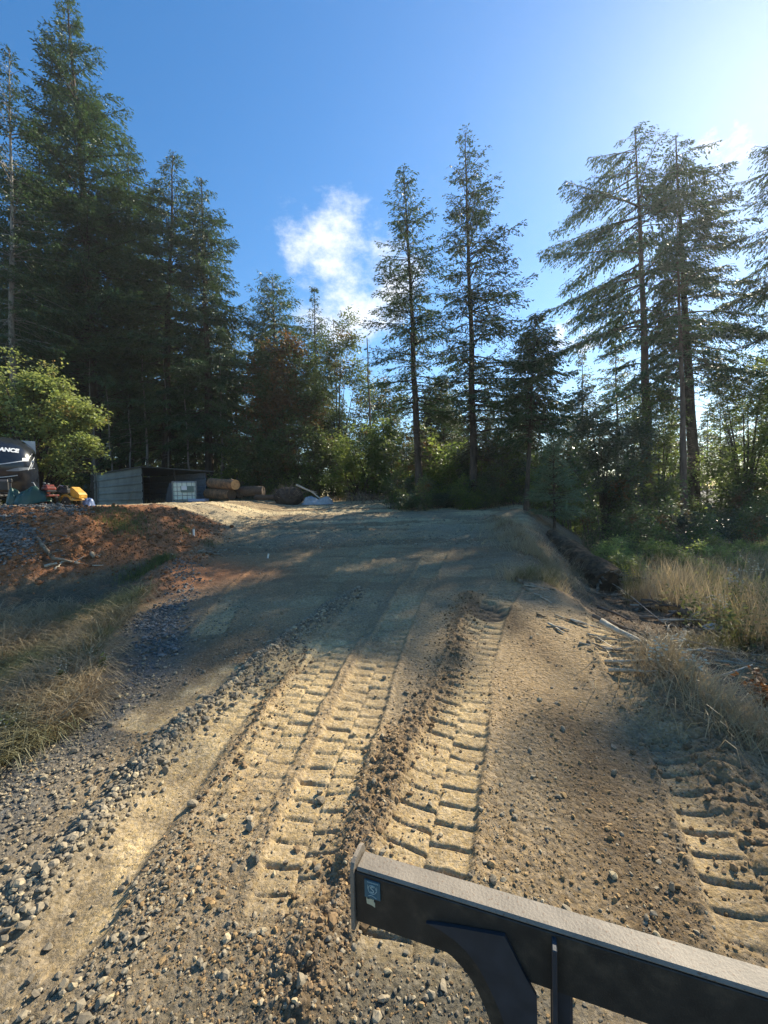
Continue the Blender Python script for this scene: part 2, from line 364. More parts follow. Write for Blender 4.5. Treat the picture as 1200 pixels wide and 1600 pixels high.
def terrain(x, y):
    """height and masks"""
    z = base_h(x, y); r = np.hypot(x, y); m = {}
    xe = np.interp(y, _yy, XE); xl = np.interp(y, _yy, XL)
    road = (1 - sstep(-.1, .7, x - xe)) * (1 - sstep(-.2, .5, xl - x))
    bank = sstep(.12, .5, base_h(x, y) - np.interp(y, _yy, DITCH)) * (1 - sstep(-4.6, -3.6, x + .5 * fbm(x, y, 96, 2))) * sstep(6.0, 7.0, y) * (1 - sstep(12.5, 14, y - .3 * (x + 6)))
    near = 1 - sstep(25, 45, r)
    n1 = fbm(x * 1.1, y * 1.1, 11, 4); n2 = fbm(x * 7, y * 7, 21, 4, .6); n3 = fbm(x * 28, y * 28, 41, 3, .6)
    z = z + near * (.035 * n1) + .07 * near * sstep(8, 12, r) * road * fbm(x * .28 + .1 * y, y * 1.9, 15, 4, .6) + .03 * near * sstep(6, 11, r) * n2
    wt = np.zeros_like(x); lug = np.zeros_like(x); wtrack = np.zeros_like(x)
    for k, (P, wd, pit, st) in enumerate(TRACKS):
        t, s = pdist(x, y, P)
        t = t + .02 * n1 + .012 * n2
        ins = 1 - sstep(wd / 2 - .015, wd / 2 + .03, np.abs(t))
        ln = np.hypot(*(P[1:] - P[:-1]).T).sum()
        fade = np.clip(.95 + 1.1 * fbm(x * .9 + 9 * k, y * .9, 61, 3), .12, 1) * st * sstep(0, .3, s) * (1 - sstep(ln - .25, ln, s))
        side = (t > 0) * .5
        ph = s / pit + side + .06 * np.abs(t) / wd + .09 * fbm(x * 5, y * 5, 71 + k, 2) + .05 * n2
        fr = ph - np.floor(ph)
        gwid = np.maximum(.009, .0042 * r) * (1 + .5 * n2)
        lugn = vnoise(np.floor(ph) * 1.7 + 31 * (t > 0), np.floor(ph) * .37 + k, 171); groove = np.exp(-((fr - .5) * pit / gwid) ** 2) * np.clip(.35 + .9 * lugn + .8 * fbm(x * 9, y * 9, 181, 2), .3, 1.3)
        saw = (np.where(fr < .5, fr + .5, fr - .5) - .5)
        seam = np.exp(-(t / .010) ** 2)
        hh = -.026 - .019 * groove * (1 + .8 * n2) + .009 * saw - .010 * seam
        edge = np.exp(-((np.abs(t) - wd / 2 - .035) / .03) ** 2)
        fade = fade * (1 - .9 * wtrack)
        z = z + fade * (ins * (hh + .010) + .016 * edge * (1 + n2))
        wtrack = np.maximum(wtrack, ins * np.clip(fade * 1.5, 0, 1))
    smooth = np.zeros_like(x)
    for P, wd in SMOOTH:
        t, s = pdist(x, y, P)
        f = 1 - sstep(wd * .8, wd * 1.3, np.abs(t + .05 * n1))
        z = z - .03 * f; smooth = np.maximum(smooth, f)
    def ridge(P, wd, hgt, seed):
        t, s = pdist(x, y, P, 2.0)
        t = t + .06 * fbm(x * 2, y * 2, seed, 2)
        g = np.exp(-(t / wd) ** 2)
        return g, g * hgt * (.65 + .7 * (fbm(x * 3, y * 3, seed + 5, 3) + .5))
    gw, a = ridge(GWIND, .12, .075, 101); z = z + a
    dw, a = ridge(DWIND, .14, .036, 111); z = z + a
    lw, a = ridge(LWIND, .06, .012, 121); z = z + a
    rs, a = ridge(RSHLD, .22, .10, 131); z = z + a
    ba = pdist(x, y, GPATCH, 3.0)[0]; gp = np.exp(-((ba + .3 * n1) / .36) ** 2) * np.clip(.75 + n1 + .5 * n2, 0, 1)
    pd = np.hypot((x - POT[0]) / .34, (y - POT[1]) / .42) + .3 * n1
    z = z - .07 * (1 - sstep(.55, 1.05, pd)) + .02 * np.exp(-((pd - 1.2) / .2) ** 2)
    loose = np.clip(dw * 1.2 + rs + .35 * lw + .22 * (1 - smooth) * (1 - wtrack * .9) * road + .5 * bank, 0, 1.2)
    fine = np.clip(1 - sstep(8, 26, r), 0, 1)
    z = z + fine * loose * (.030 * np.abs(n2) + .014 * n3)
    z = z + fine * (1 - loose) * .006 * n2 * (1 - .4 * smooth)
    z = z + (1 - road) * near * .05 * n2 * .8
    z = z + bank * .06 * fbm(x * 2.5, y * 2.5, 141, 4)
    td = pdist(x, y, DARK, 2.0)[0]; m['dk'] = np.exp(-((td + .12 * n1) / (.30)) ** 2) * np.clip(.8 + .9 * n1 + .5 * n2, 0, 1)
    m.update(road=road, bank=bank, n1=n1, n2=n2, n3=n3, track=wtrack, smooth=smooth, gw=gw, dw=dw, rs=rs, gp=gp, lw=lw, loose=loose, r=r, pot=1 - sstep(.6, 1.15, pd))
    return z, m
def soil_color(x, y, m):
    def c(*v): return np.array(v, dtype=float)[None, :]
    tan_ = c(.32, .224, .116); pale = c(.49, .352, .170); brown = c(.175, .115, .062); grey = c(.21, .170, .112)
    red = c(.30, .125, .048); floor = c(.075, .058, .038); straw = c(.52, .40, .22); blue = c(.13, .125, .112); drk = c(.11, .085, .06)
    n1, n2, r = m['n1'], m['n2'], m['r']
    def mixin(C, D, f): f = np.clip(f, 0, 1)[:, None]; return C * (1 - f) + D * f
    C = np.repeat(tan_, len(x), 0)
    big = fbm(x * .45, y * .45, 301, 4)
    C = mixin(C, brown, .15 + .8 * big)
    C = mixin(C, grey, sstep(-.05, .5, fbm(x * .8, y * .8, 305, 3)) * .5)
    C = mixin(C, grey, (1 - sstep(1.5, 2.6, y + x * .25 + .4 * big)) * .6)
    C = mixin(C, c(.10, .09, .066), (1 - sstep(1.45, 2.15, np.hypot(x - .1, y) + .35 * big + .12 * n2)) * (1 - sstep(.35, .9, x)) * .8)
    C = mixin(C, brown * .62, m['dk'] * .85)  # loose soil tone and tree shadow, both put into the colour
    C = mixin(C, pale, m['track'] * .75 * (1 - .75 * sstep(4.5, 8, y)) * np.clip(.7 + .8 * n1 + .4 * n2, .1, 1) * (1 - .6 * (1 - sstep(1.6, 2.6, y))))
    C = mixin(C, pale * (1 + .35 * n1[:, None] + .2 * n2[:, None]), m['smooth'] * np.clip(.55 + .9 * n1 + .5 * n2, 0, .85))
    C = mixin(C, straw, sstep(10.5, 14.5, y + .5 * x * .3 + big) * .9)
    C = mixin(C, brown * 1.2, sstep(-.1, .35, fbm(x * .35 + 3, y * 1.6, 311, 4, .6)) * sstep(5, 8, y) * .8)
    C = mixin(C, grey * 1.3, sstep(.0, .4, fbm(x * .5 + 5, y * 1.2, 309, 3)) * sstep(9, 13, y) * .7)
    C = mixin(C, grey, np.clip(m['gw'] * .8, 0, 1))
    C = mixin(C, brown * .95, m['dw'] * .7); C = mixin(C, brown * 1.05, m['rs'] * .7)
    C = mixin(C, blue, np.clip(m['gp'] * 1.1 + .2 * n2, 0, 1) * (1 - m['smooth']) * (m['gp'] > .05))
    C = mixin(C, drk, m['pot'] * .8)
    C = mixin(C, red * (1 + .35 * n1[:, None]), np.clip(m['bank'] * 1.4, 0, 1))
    C = mixin(C, red * 1.15, np.exp(-(((x + 3.7) / 1.3) ** 2 + ((y - 8.0) / 1.3) ** 2)) * 1.2)
    off = 1 - m['road']
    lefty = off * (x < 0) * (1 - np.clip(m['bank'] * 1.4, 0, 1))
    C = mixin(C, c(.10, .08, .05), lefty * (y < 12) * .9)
    righty = off * (x > 0)
    C = mixin(C, lerp(c(.15, .105, .065), c(.24, .16, .09), np.clip(.5 + n1, 0, 1)[:, None]), righty)
    C = mixin(C, floor, righty * sstep(2.2, 5, x - np.interp(y, _yy, XE)))
    C = mixin(C, floor, sstep(26, 31, y + 2 * n1))
    C = mixin(C, floor, sstep(40, 60, r))
    al = np.clip(m['road'] * (1 - .8 * m['track']) * (1 - .6 * m['smooth']) * (.75 + .5 * n1) + .8 * (1 - m['road']), .08, 1)
    return np.concatenate([np.clip(C * (1 + .15 * n2[:, None] + .10 * m['n3'][:, None]), .01, .9), al[:, None]], 1)
def build_ground():
    rs = [0.35]
    while rs[-1] < 60: rs.append(rs[-1] * 1.0029 + .0006)
    while rs[-1] < 900: rs.append(rs[-1] * 1.09)
    rs = np.array(rs)
    a1 = np.linspace(R(-58), R(58), 760); a2 = np.linspace(R(58), R(302), 90)[1:-1]
    az = np.concatenate([a1, a2]); nA, nR = len(az), len(rs)
    RR, AA = np.meshgrid(rs, az, indexing='ij')
    x = (RR * np.sin(AA)).ravel(); y = (RR * np.cos(AA)).ravel()
    z, m = terrain(x, y)
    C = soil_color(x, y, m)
    V = np.stack([x, y, z], 1); V = np.concatenate([V, [[0, 0, z[:nA].mean()]]]); C = np.concatenate([C, C[:1]])
    i = np.arange(nR - 1)[:, None] * nA; j = np.arange(nA)[None, :]; j2 = (j + 1) % nA
    Q = np.stack([i + j, i + nA + j, i + nA + j2, i + j2], -1).reshape(-1, 4)
    Tn = np.stack([np.full(nA, nR * nA), np.arange(nA), (np.arange(nA) + 1) % nA], 1)
    mt = bpy.data.materials.new('ground_soil'); mt.use_nodes = True; t = mt.node_tree; n = t.nodes; l = t.links
    b = n['Principled BSDF']; b.inputs['Roughness'].default_value = .93; b.inputs['Specular IOR Level'].default_value = .12
    at_ = n.new('ShaderNodeAttribute'); at_.attribute_name = 'soil'; tcn = n.new('ShaderNodeTexCoord')
    nz = n.new('ShaderNodeTexNoise'); nz.inputs['Scale'].default_value = 30; nz.inputs['Detail'].default_value = 10; nz.inputs['Roughness'].default_value = .7
    l.new(tcn.outputs['Object'], nz.inputs['Vector'])
    vo = n.new('ShaderNodeTexVoronoi'); vo.inputs['Scale'].default_value = 70; l.new(tcn.outputs['Object'], vo.inputs['Vector'])
    vo2 = n.new('ShaderNodeTexVoronoi'); vo2.inputs['Scale'].default_value = 12; l.new(tcn.outputs['Object'], vo2.inputs['Vector'])
    mr = n.new('ShaderNodeMapRange'); mr.inputs['From Min'].default_value = .3; mr.inputs['From Max'].default_value = .7; mr.inputs['To Min'].default_value = .72; mr.inputs['To Max'].default_value = 1.28
    l.new(nz.outputs['Fac'], mr.inputs['Value'])
    h = n.new('ShaderNodeHueSaturation'); l.new(at_.outputs['Color'], h.inputs['Color']); l.new(mr.outputs[0], h.inputs['Value'])
    # single grains: each cell its own tone
    sp = n.new('ShaderNodeSeparateColor'); l.new(vo.outputs['Color'], sp.inputs[0])
    mr2 = n.new('ShaderNodeMapRange'); mr2.inputs['To Min'].default_value = .78; mr2.inputs['To Max'].default_value = 1.22; l.new(sp.outputs[0], mr2.inputs['Value'])
    mr4 = n.new('ShaderNodeMapRange'); mr4.inputs['To Min'].default_value = .8; mr4.inputs['To Max'].default_value = 1.05; l.new(sp.outputs[1], mr4.inputs['Value'])
    h2 = n.new('ShaderNodeHueSaturation'); l.new(h.outputs[0], h2.inputs['Color']); l.new(mr2.outputs[0], h2.inputs['Value']); l.new(mr4.outputs[0], h2.inputs['Saturation'])
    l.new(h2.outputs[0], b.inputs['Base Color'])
    bp0 = n.new('ShaderNodeBump'); bp0.invert = True; bp0.inputs['Distance'].default_value = .012; vo2.inputs['Scale'].default_value = 28; l.new(vo2.outputs['Distance'], bp0.inputs['Height']); l.new(at_.outputs['Alpha'], bp0.inputs['Strength'])
    bp = n.new('ShaderNodeBump'); bp.inputs['Strength'].default_value = .9; bp.inputs['Distance'].default_value = .022; l.new(nz.outputs['Fac'], bp.inputs['Height']); l.new(bp0.outputs[0], bp.inputs['Normal'])
    bp2 = n.new('ShaderNodeBump'); bp2.inputs['Strength'].default_value = .35; bp2.inputs['Distance'].default_value = .006; bp2.invert = True
    l.new(vo.outputs['Distance'], bp2.inputs['Height']); l.new(bp.outputs[0], bp2.inputs['Normal']); l.new(bp2.outputs[0], b.inputs['Normal'])
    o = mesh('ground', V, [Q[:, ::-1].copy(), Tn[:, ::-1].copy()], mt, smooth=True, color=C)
    tag(o, kind='structure')
    # make normals face up
    if o.data.polygons[1000].normal.z < 0: o.data.flip_normals()
    return o
build_ground()
def TH(x, y):
    x = np.atleast_1d(np.asarray(x, float)); y = np.atleast_1d(np.asarray(y, float)); return terrain(x, y)[0]
def th(x, y): return float(TH(x, y)[0])
# ------------------------------------------------------------------ gravel, clods, stones
def ico(sub=0):
    t = (1 + 5 ** .5) / 2
    v = [(-1, t, 0), (1, t, 0), (-1, -t, 0), (1, -t, 0), (0, -1, t), (0, 1, t), (0, -1, -t), (0, 1, -t), (t, 0, -1), (t, 0, 1), (-t, 0, -1), (-t, 0, 1)]
    f = [(0, 11, 5), (0, 5, 1), (0, 1, 7), (0, 7, 10), (0, 10, 11), (1, 5, 9), (5, 11, 4), (11, 10, 2), (10, 7, 6), (7, 1, 8), (3, 9, 4), (3, 4, 2), (3, 2, 6), (3, 6, 8), (3, 8, 9), (4, 9, 5), (2, 4, 11), (6, 2, 10), (8, 6, 7), (9, 8, 1)]
    v = [np.array(p) / np.linalg.norm(p) for p in v]
    for _ in range(sub):
        cache = {}; nf = []
        def mid(a, b):
            k = (min(a, b), max(a, b))
            if k not in cache: p = v[a] + v[b]; v.append(p / np.linalg.norm(p)); cache[k] = len(v) - 1
            return cache[k]
        for a, b, c in f:
            ab, bc, ca = mid(a, b), mid(b, c), mid(c, a); nf += [(a, ab, ca), (b, bc, ab), (c, ca, bc), (ab, bc, ca)]
        f = nf
    return np.array(v), np.array(f)
def rock_protos(n, sub, rng, cut=.5):
    out = []
    for _ in range(n):
        v, f = ico(sub); v = v.copy()
        v *= (1 + rng.uniform(-.12, .12, (len(v), 1)))
        for k in range(7):          # flatten random facets, as broken stone
            d = rng.normal(size=3); d /= np.linalg.norm(d); h = rng.uniform(cut, .85)
            s = v @ d; ov = s > h; v[ov] -= np.outer(s[ov] - h, d)
        out.append((v, f))
    return out
def randrot(rng, n):
    q = rng.normal(size=(n, 4)); q /= np.linalg.norm(q, axis=1)[:, None]; w_, x, y, z = q.T
    return np.stack([1 - 2 * (y * y + z * z), 2 * (x * y - z * w_), 2 * (x * z + y * w_), 2 * (x * y + z * w_), 1 - 2 * (x * x + z * z), 2 * (y * z - x * w_), 2 * (x * z - y * w_), 2 * (y * z + x * w_), 1 - 2 * (x * x + y * y)], 1).reshape(-1, 3, 3)
def scatter(name, P, size, rng, mat, protos, label=None, kind='stuff', sink=.25, flat=.7):
    n = len(P); Vs = []; Fs = []; off = 0
    Rm = randrot(rng, n); which = rng.integers(0, len(protos), n)
    sc3 = size[:, None] * rng.uniform(.6, 1.25, (n, 3)) * .5
    z = TH(P[:, 0], P[:, 1]) if P.shape[1] == 2 else P[:, 2]
    for k, (v, f) in enumerate(protos):
        ix = np.where(which == k)[0]
        if not len(ix): continue
        vv = np.einsum('nij,nvj->nvi', Rm[ix], v[None] * sc3[ix][:, None, :])
        vv[:, :, 2] *= flat
        vv += np.stack([P[ix, 0], P[ix, 1], z[ix] + size[ix] * .5 * flat * (1 - sink * 2)], 1)[:, None, :]
        Vs.append(vv.reshape(-1, 3)); Fs.append((f[None] + (np.arange(len(ix)) * len(v))[:, None, None] + off).reshape(-1, 3)); off += len(ix) * len(v)
    o = mesh(name, np.concatenate(Vs), [np.concatenate(Fs)], mat)
    return tag(o, label, kind=kind)
def mat_stone(name, a, b, c=None, rough=.85):
    m = bpy.data.materials.new(name); m.use_nodes = True; t = m.node_tree; n = t.nodes; l = t.links; bs = n['Principled BSDF']
    bs.inputs['Roughness'].default_value = rough; bs.inputs['Specular IOR Level'].default_value = .25
    g = n.new('ShaderNodeNewGeometry'); cr = n.new('ShaderNodeValToRGB'); e = cr.color_ramp.elements
    e[0].color = (*a, 1); e[1].color = (*b, 1)
    if c: k = e.new(.85); k.color = (*b, 1); e[2].color = (*c, 1) ; e[1].position = .8; e[2].position = 1
    tcn = n.new('ShaderNodeTexCoord'); nz = n.new('ShaderNodeTexNoise'); nz.inputs['Scale'].default_value = 60; nz.inputs['Detail'].default_value = 5; l.new(tcn.outputs['Object'], nz.inputs['Vector'])
    mr = n.new('ShaderNodeMapRange'); mr.inputs['From Min'].default_value = .3; mr.inputs['From Max'].default_value = .7; mr.inputs['To Min'].default_value = .75; mr.inputs['To Max'].default_value = 1.25; l.new(nz.outputs['Fac'], mr.inputs['Value'])
    h = n.new('ShaderNodeHueSaturation'); l.new(g.outputs['Random Per Island'], cr.inputs[0]); l.new(cr.outputs[0], h.inputs['Color']); l.new(mr.outputs[0], h.inputs['Value']); l.new(h.outputs[0], bs.inputs['Base Color'])
    bp = n.new('ShaderNodeBump'); bp.inputs['Strength'].default_value = .4; bp.inputs['Distance'].default_value = .01; l.new(nz.outputs['Fac'], bp.inputs['Height']); l.new(bp.outputs[0], bs.inputs['Normal'])
    return m
M['stone'] = mat_stone('crushed_stone', (.125, .105, .078), (.31, .255, .175), (.43, .34, .20))
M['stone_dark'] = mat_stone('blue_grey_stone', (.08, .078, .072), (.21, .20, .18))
M['clod'] = mat_stone('soil_clods', (.13, .085, .045), (.30, .20, .11), rough=1)
M['tanclod'] = mat_stone('tan_clods', (.18, .115, .055), (.38, .25, .12), rough=1)
M['redclod'] = mat_stone('red_clods', (.14, .065, .03), (.30, .14, .065), rough=1)
rg = np.random.default_rng(5)
P0 = rock_protos(8, 0, rg); P1 = rock_protos(8, 1, rg)
def along(P, n, spread, rng, fall=None):
    seg = np.hypot(*(P[1:] - P[:-1]).T); cum = np.concatenate([[0], np.cumsum(seg)]); s = rng.uniform(0, cum[-1], n)
    i = np.clip(np.searchsorted(cum, s) - 1, 0, len(seg) - 1); t = (s - cum[i]) / seg[i]; d = (P[i + 1] - P[i]) / seg[i][:, None]
    o = rng.normal(0, spread, n)
    return P[i] + (P[i + 1] - P[i]) * t[:, None] + np.stack([-d[:, 1], d[:, 0]], 1) * o[:, None]
def polar(n, r0, r1, a0, a1, rng):   # even density in the picture: log in r
    r = np.exp(rng.uniform(math.log(r0), math.log(r1), n)); a = R(1) * rng.uniform(a0, a1, n); return np.stack([r * np.sin(a), r * np.cos(a)], 1)
def keep(P, f, rng):
    m = terrain(P[:, 0], P[:, 1])[1]; return P[rng.uniform(size=len(P)) < f(P[:, 0], P[:, 1], m)]
def logn(rng, n, med, sg): return med * np.exp(rng.normal(0, sg, n))
# gravel shoulder
P = along(GWIND, 3600, .085, rg); P = P[np.hypot(P[:, 0], P[:, 1]) > .9]
scatter('windrow_rubble', P, np.clip(logn(rg, len(P), .022, .5), .008, .07), rg, M['stone'], P1, 'grey rubble pushed into a low row beside the left rut', sink=.35)
P = keep(polar(4800, .8, 2.6, -50, 18, rg), lambda x, y, m: np.clip(.5 + m['n1'], 0, 1) * (1 - m['track'] * .8), rg)
scatter('embedded_stones', P, np.clip(logn(rg, len(P), .010, .6), .003, .045), rg, M['stone'], P1, 'grey stones bedded in the dark dirt nearest the camera', sink=.42)
P = polar(76000, 1.1, 11, -57, 8, rg)
P = keep(P, lambda x, y, m: np.clip(.03 + m['gp'] * .6 + .7 * m['gw'] + .45 * np.clip(.5 + m['n1'], 0, 1) * (x < -.9 - .1 * y) * m['road'] * (m['smooth'] < .3) * (y < 6.5), 0, 1) * (m['road'] > .3) * (1 - m['smooth']), rg)
scatter('shoulder_gravel', P, np.clip(logn(rg, len(P), .0145, .55), .005, .06), rg, M['stone'], P0, 'grey crushed stone spread over the left shoulder of the track')
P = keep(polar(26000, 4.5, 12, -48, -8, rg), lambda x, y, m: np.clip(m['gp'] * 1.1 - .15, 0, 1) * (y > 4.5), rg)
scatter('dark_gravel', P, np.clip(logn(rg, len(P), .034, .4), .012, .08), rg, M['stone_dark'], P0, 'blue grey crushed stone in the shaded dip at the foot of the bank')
# gravel dumped on the bank top, left edge
A = np.array(ground_at(-40, 835)); B_ = np.array(ground_at(70, 800)); q = []
for (px, py, sx, n_) in ((-30, 850, .5, 2600), (15, 840, .28, 1200), (60, 792, .45, 1500), (0, 786, .6, 1800), (95, 794, .25, 600), (-60, 830, .6, 1800)):
    c = np.array(ground_at(px, py)); q.append(c + rg.normal(0, 1, (n_, 2)) * (sx, sx * .5))
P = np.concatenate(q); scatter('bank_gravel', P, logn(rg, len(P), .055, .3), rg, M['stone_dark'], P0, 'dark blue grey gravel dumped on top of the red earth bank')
# clods
P = np.concatenate([along(DWIND, 3800, .15, rg), along(RSHLD, 12000, .3, rg), along(LWIND, 900, .10, rg)])
P = P[(np.hypot(P[:, 0], P[:, 1]) > .8)]
scatter('soil_clods', P, np.clip(logn(rg, len(P), .011, .65), .004, .06), rg, M['clod'], P0, 'loose brown soil clods in the windrow between the tracks', flat=.85, sink=.4)
P = keep(polar(64000, .9, 24, -50, 50, rg), lambda x, y, m: m['road'] * (1 - .8 * m['smooth']) * (1 - .93 * m['track']) * np.clip(.10 + .9 * m['n1'] + .25 * (x > .3) + .6 * m['dk'], .02, 1), rg)
scatter('loose_crumbs', P, np.clip(logn(rg, len(P), .009, .6), .003, .045), rg, M['tanclod'], P0, 'tan crumbs of earth scattered over the track bed', flat=.8, sink=.4)
P = keep(polar(60000, .8, 5, -50, 50, rg), lambda x, y, m: m['road'] * (1 - .8 * m['smooth']) * (1 - .93 * m['track']) * np.clip(.35 + .9 * m['n1'], .04, 1), rg)
scatter('fine_crumbs', P, np.clip(logn(rg, len(P), .0065, .4), .003, .02), rg, M['clod'], P0, 'fine brown grit covering the near part of the track', flat=.85, sink=.4)
P = keep(polar(22000, .9, 24, -50, 50, rg), lambda x, y, m: m['road'] * (1 - .9 * m['smooth']) * (1 - .85 * m['track']) * .30, rg)
scatter('track_stones', P, np.clip(logn(rg, len(P), .013, .6), .004, .055), rg, M['stone'], P0, 'small grey stones bedded in the dirt of the track', sink=.42)
P = keep(polar(26000, 10, 26, -42, 14, rg), lambda x, y, m: m['road'] * .5 * (y > 9), rg)
scatter('lot_gravel', P, np.clip(logn(rg, len(P), .03, .5), .01, .1), rg, M['stone'], P0, 'pale gravel scattered over the lot and the upper road', sink=.4)
P = keep(polar(22000, 5, 14, -50, -15, rg), lambda x, y, m: np.clip(m['bank'], 0, 1) * .9, rg)
scatter('bank_clods', P, np.clip(logn(rg, len(P), .035, .5), .012, .16), rg, M['redclod'], P0, 'crumbled red soil on the face of the earth bank', flat=.9)
# bigger stones one can count
def rock(P, size, label, grp, mat='stone', lab=None, name='stone'):
    protos = [mesh(name, v * rg.uniform(.6, 1.2, 3) * .5, [f], M[mat]) for v, f in rock_protos(6, 1, rg, .45)]
    first = True; used = set()
    z = TH(P[:, 0], P[:, 1])
    for i, (p, s) in enumerate(zip(P, size)):
        k = i % len(protos)
        if k in used: o = protos[k].copy(); COL.objects.link(o)
        else: o = protos[k]; used.add(k)
        o.location = (p[0], p[1], z[i] + s * .18); o.scale = (s, s, s * .8); o.rotation_euler = tuple(rg.uniform(-3, 3, 3))
        tag(o, label, 'stone', grp)
P = along(GWIND, 150, .09, rg); P = P[P[:, 1] > .9]
rock(P, logn(rg, len(P), .040, .32), 'fist sized broken grey stone in the row of rubble left by the blade', 'stones in the rubble row along the left rut')
P = np.array([ground_at(*p) for p in [(40, 1455), (150, 1280), (60, 1385), (95, 1335), (210, 1200), (230, 1180), (440, 960), (300, 1260), (120, 1310), (255, 1185), (75, 1470), (200, 1372), (100, 1545), (470, 1560), (390, 1300)]])
rock(P, rg.uniform(.05, .09, len(P)), 'pale yellowish rock larger than the gravel around it', 'large pale rocks lying among the gravel')
P = np.array([ground_at(*p) for p in [(830, 998), (880, 1142), (560, 1245), (800, 1270), (600, 1060), (960, 1210), (770, 1380), (745, 1200), (470, 1150), (500, 1240), (1010, 1440), (1050, 1395)]])
rock(P, rg.uniform(.03, .055, len(P)), 'single dark stone lying on the bare track bed', 'loose stones lying on the track bed')
# ------------------------------------------------------------------ vegetation builders
def tubes_np(paths, radii, n=4):
    """paths (B,K,3), radii (B,K) -> V, quads"""
    Bn, K, _ = paths.shape
    d = np.gradient(paths, axis=1); d /= (np.linalg.norm(d, axis=2, keepdims=True) + 1e-9)
    ref = np.zeros_like(d); ref[..., 2] = 1; vert = np.abs(d[..., 2]) > .9; ref[vert] = (1, 0, 0)
    u = np.cross(d, ref); u /= (np.linalg.norm(u, axis=2, keepdims=True) + 1e-9); v = np.cross(d, u)
    a = np.arange(n) * 2 * math.pi / n
    V = paths[:, :, None, :] + radii[:, :, None, None] * (u[:, :, None, :] * np.cos(a)[:, None] + v[:, :, None, :] * np.sin(a)[:, None])
    b = (np.arange(Bn) * K * n)[:, None, None]; k = (np.arange(K - 1) * n)[None, :, None]; j = np.arange(n)[None, None, :]; j2 = (j + 1) % n
    Q = np.stack([b + k + j, b + k + j2, b + k + n + j2, b + k + n + j], -1).reshape(-1, 4)
    return V.reshape(-1, 3), Q
def leaves_np(P, D, Ln, W, rng, fold=0.0):
    """thin kite-shaped leaves: base P, direction D, length, width"""
    n = len(P); D = D / (np.linalg.norm(D, axis=1, keepdims=True) + 1e-9)
    r = rng.normal(size=(n, 3)) * .6 + (0, 0, 1.0); s = np.cross(D, r); s /= (np.linalg.norm(s, axis=1, keepdims=True) + 1e-9)
    V = np.empty((n, 4, 3)); V[:, 0] = P; m = P + D * (Ln * .45)[:, None]
    V[:, 1] = m + s * (W / 2)[:, None]; V[:, 2] = P + D * Ln[:, None]; V[:, 3] = m - s * (W / 2)[:, None]
    if fold: V[:, 2, 2] -= Ln * fold
    Q = np.arange(n * 4).reshape(-1, 4); return V.reshape(-1, 3), Q
def merge(parts):
    V = []; Q = []; o = 0
    for v, q in parts: V.append(v); Q.append(q + o); o += len(v)
    return np.concatenate(V), np.concatenate(Q)
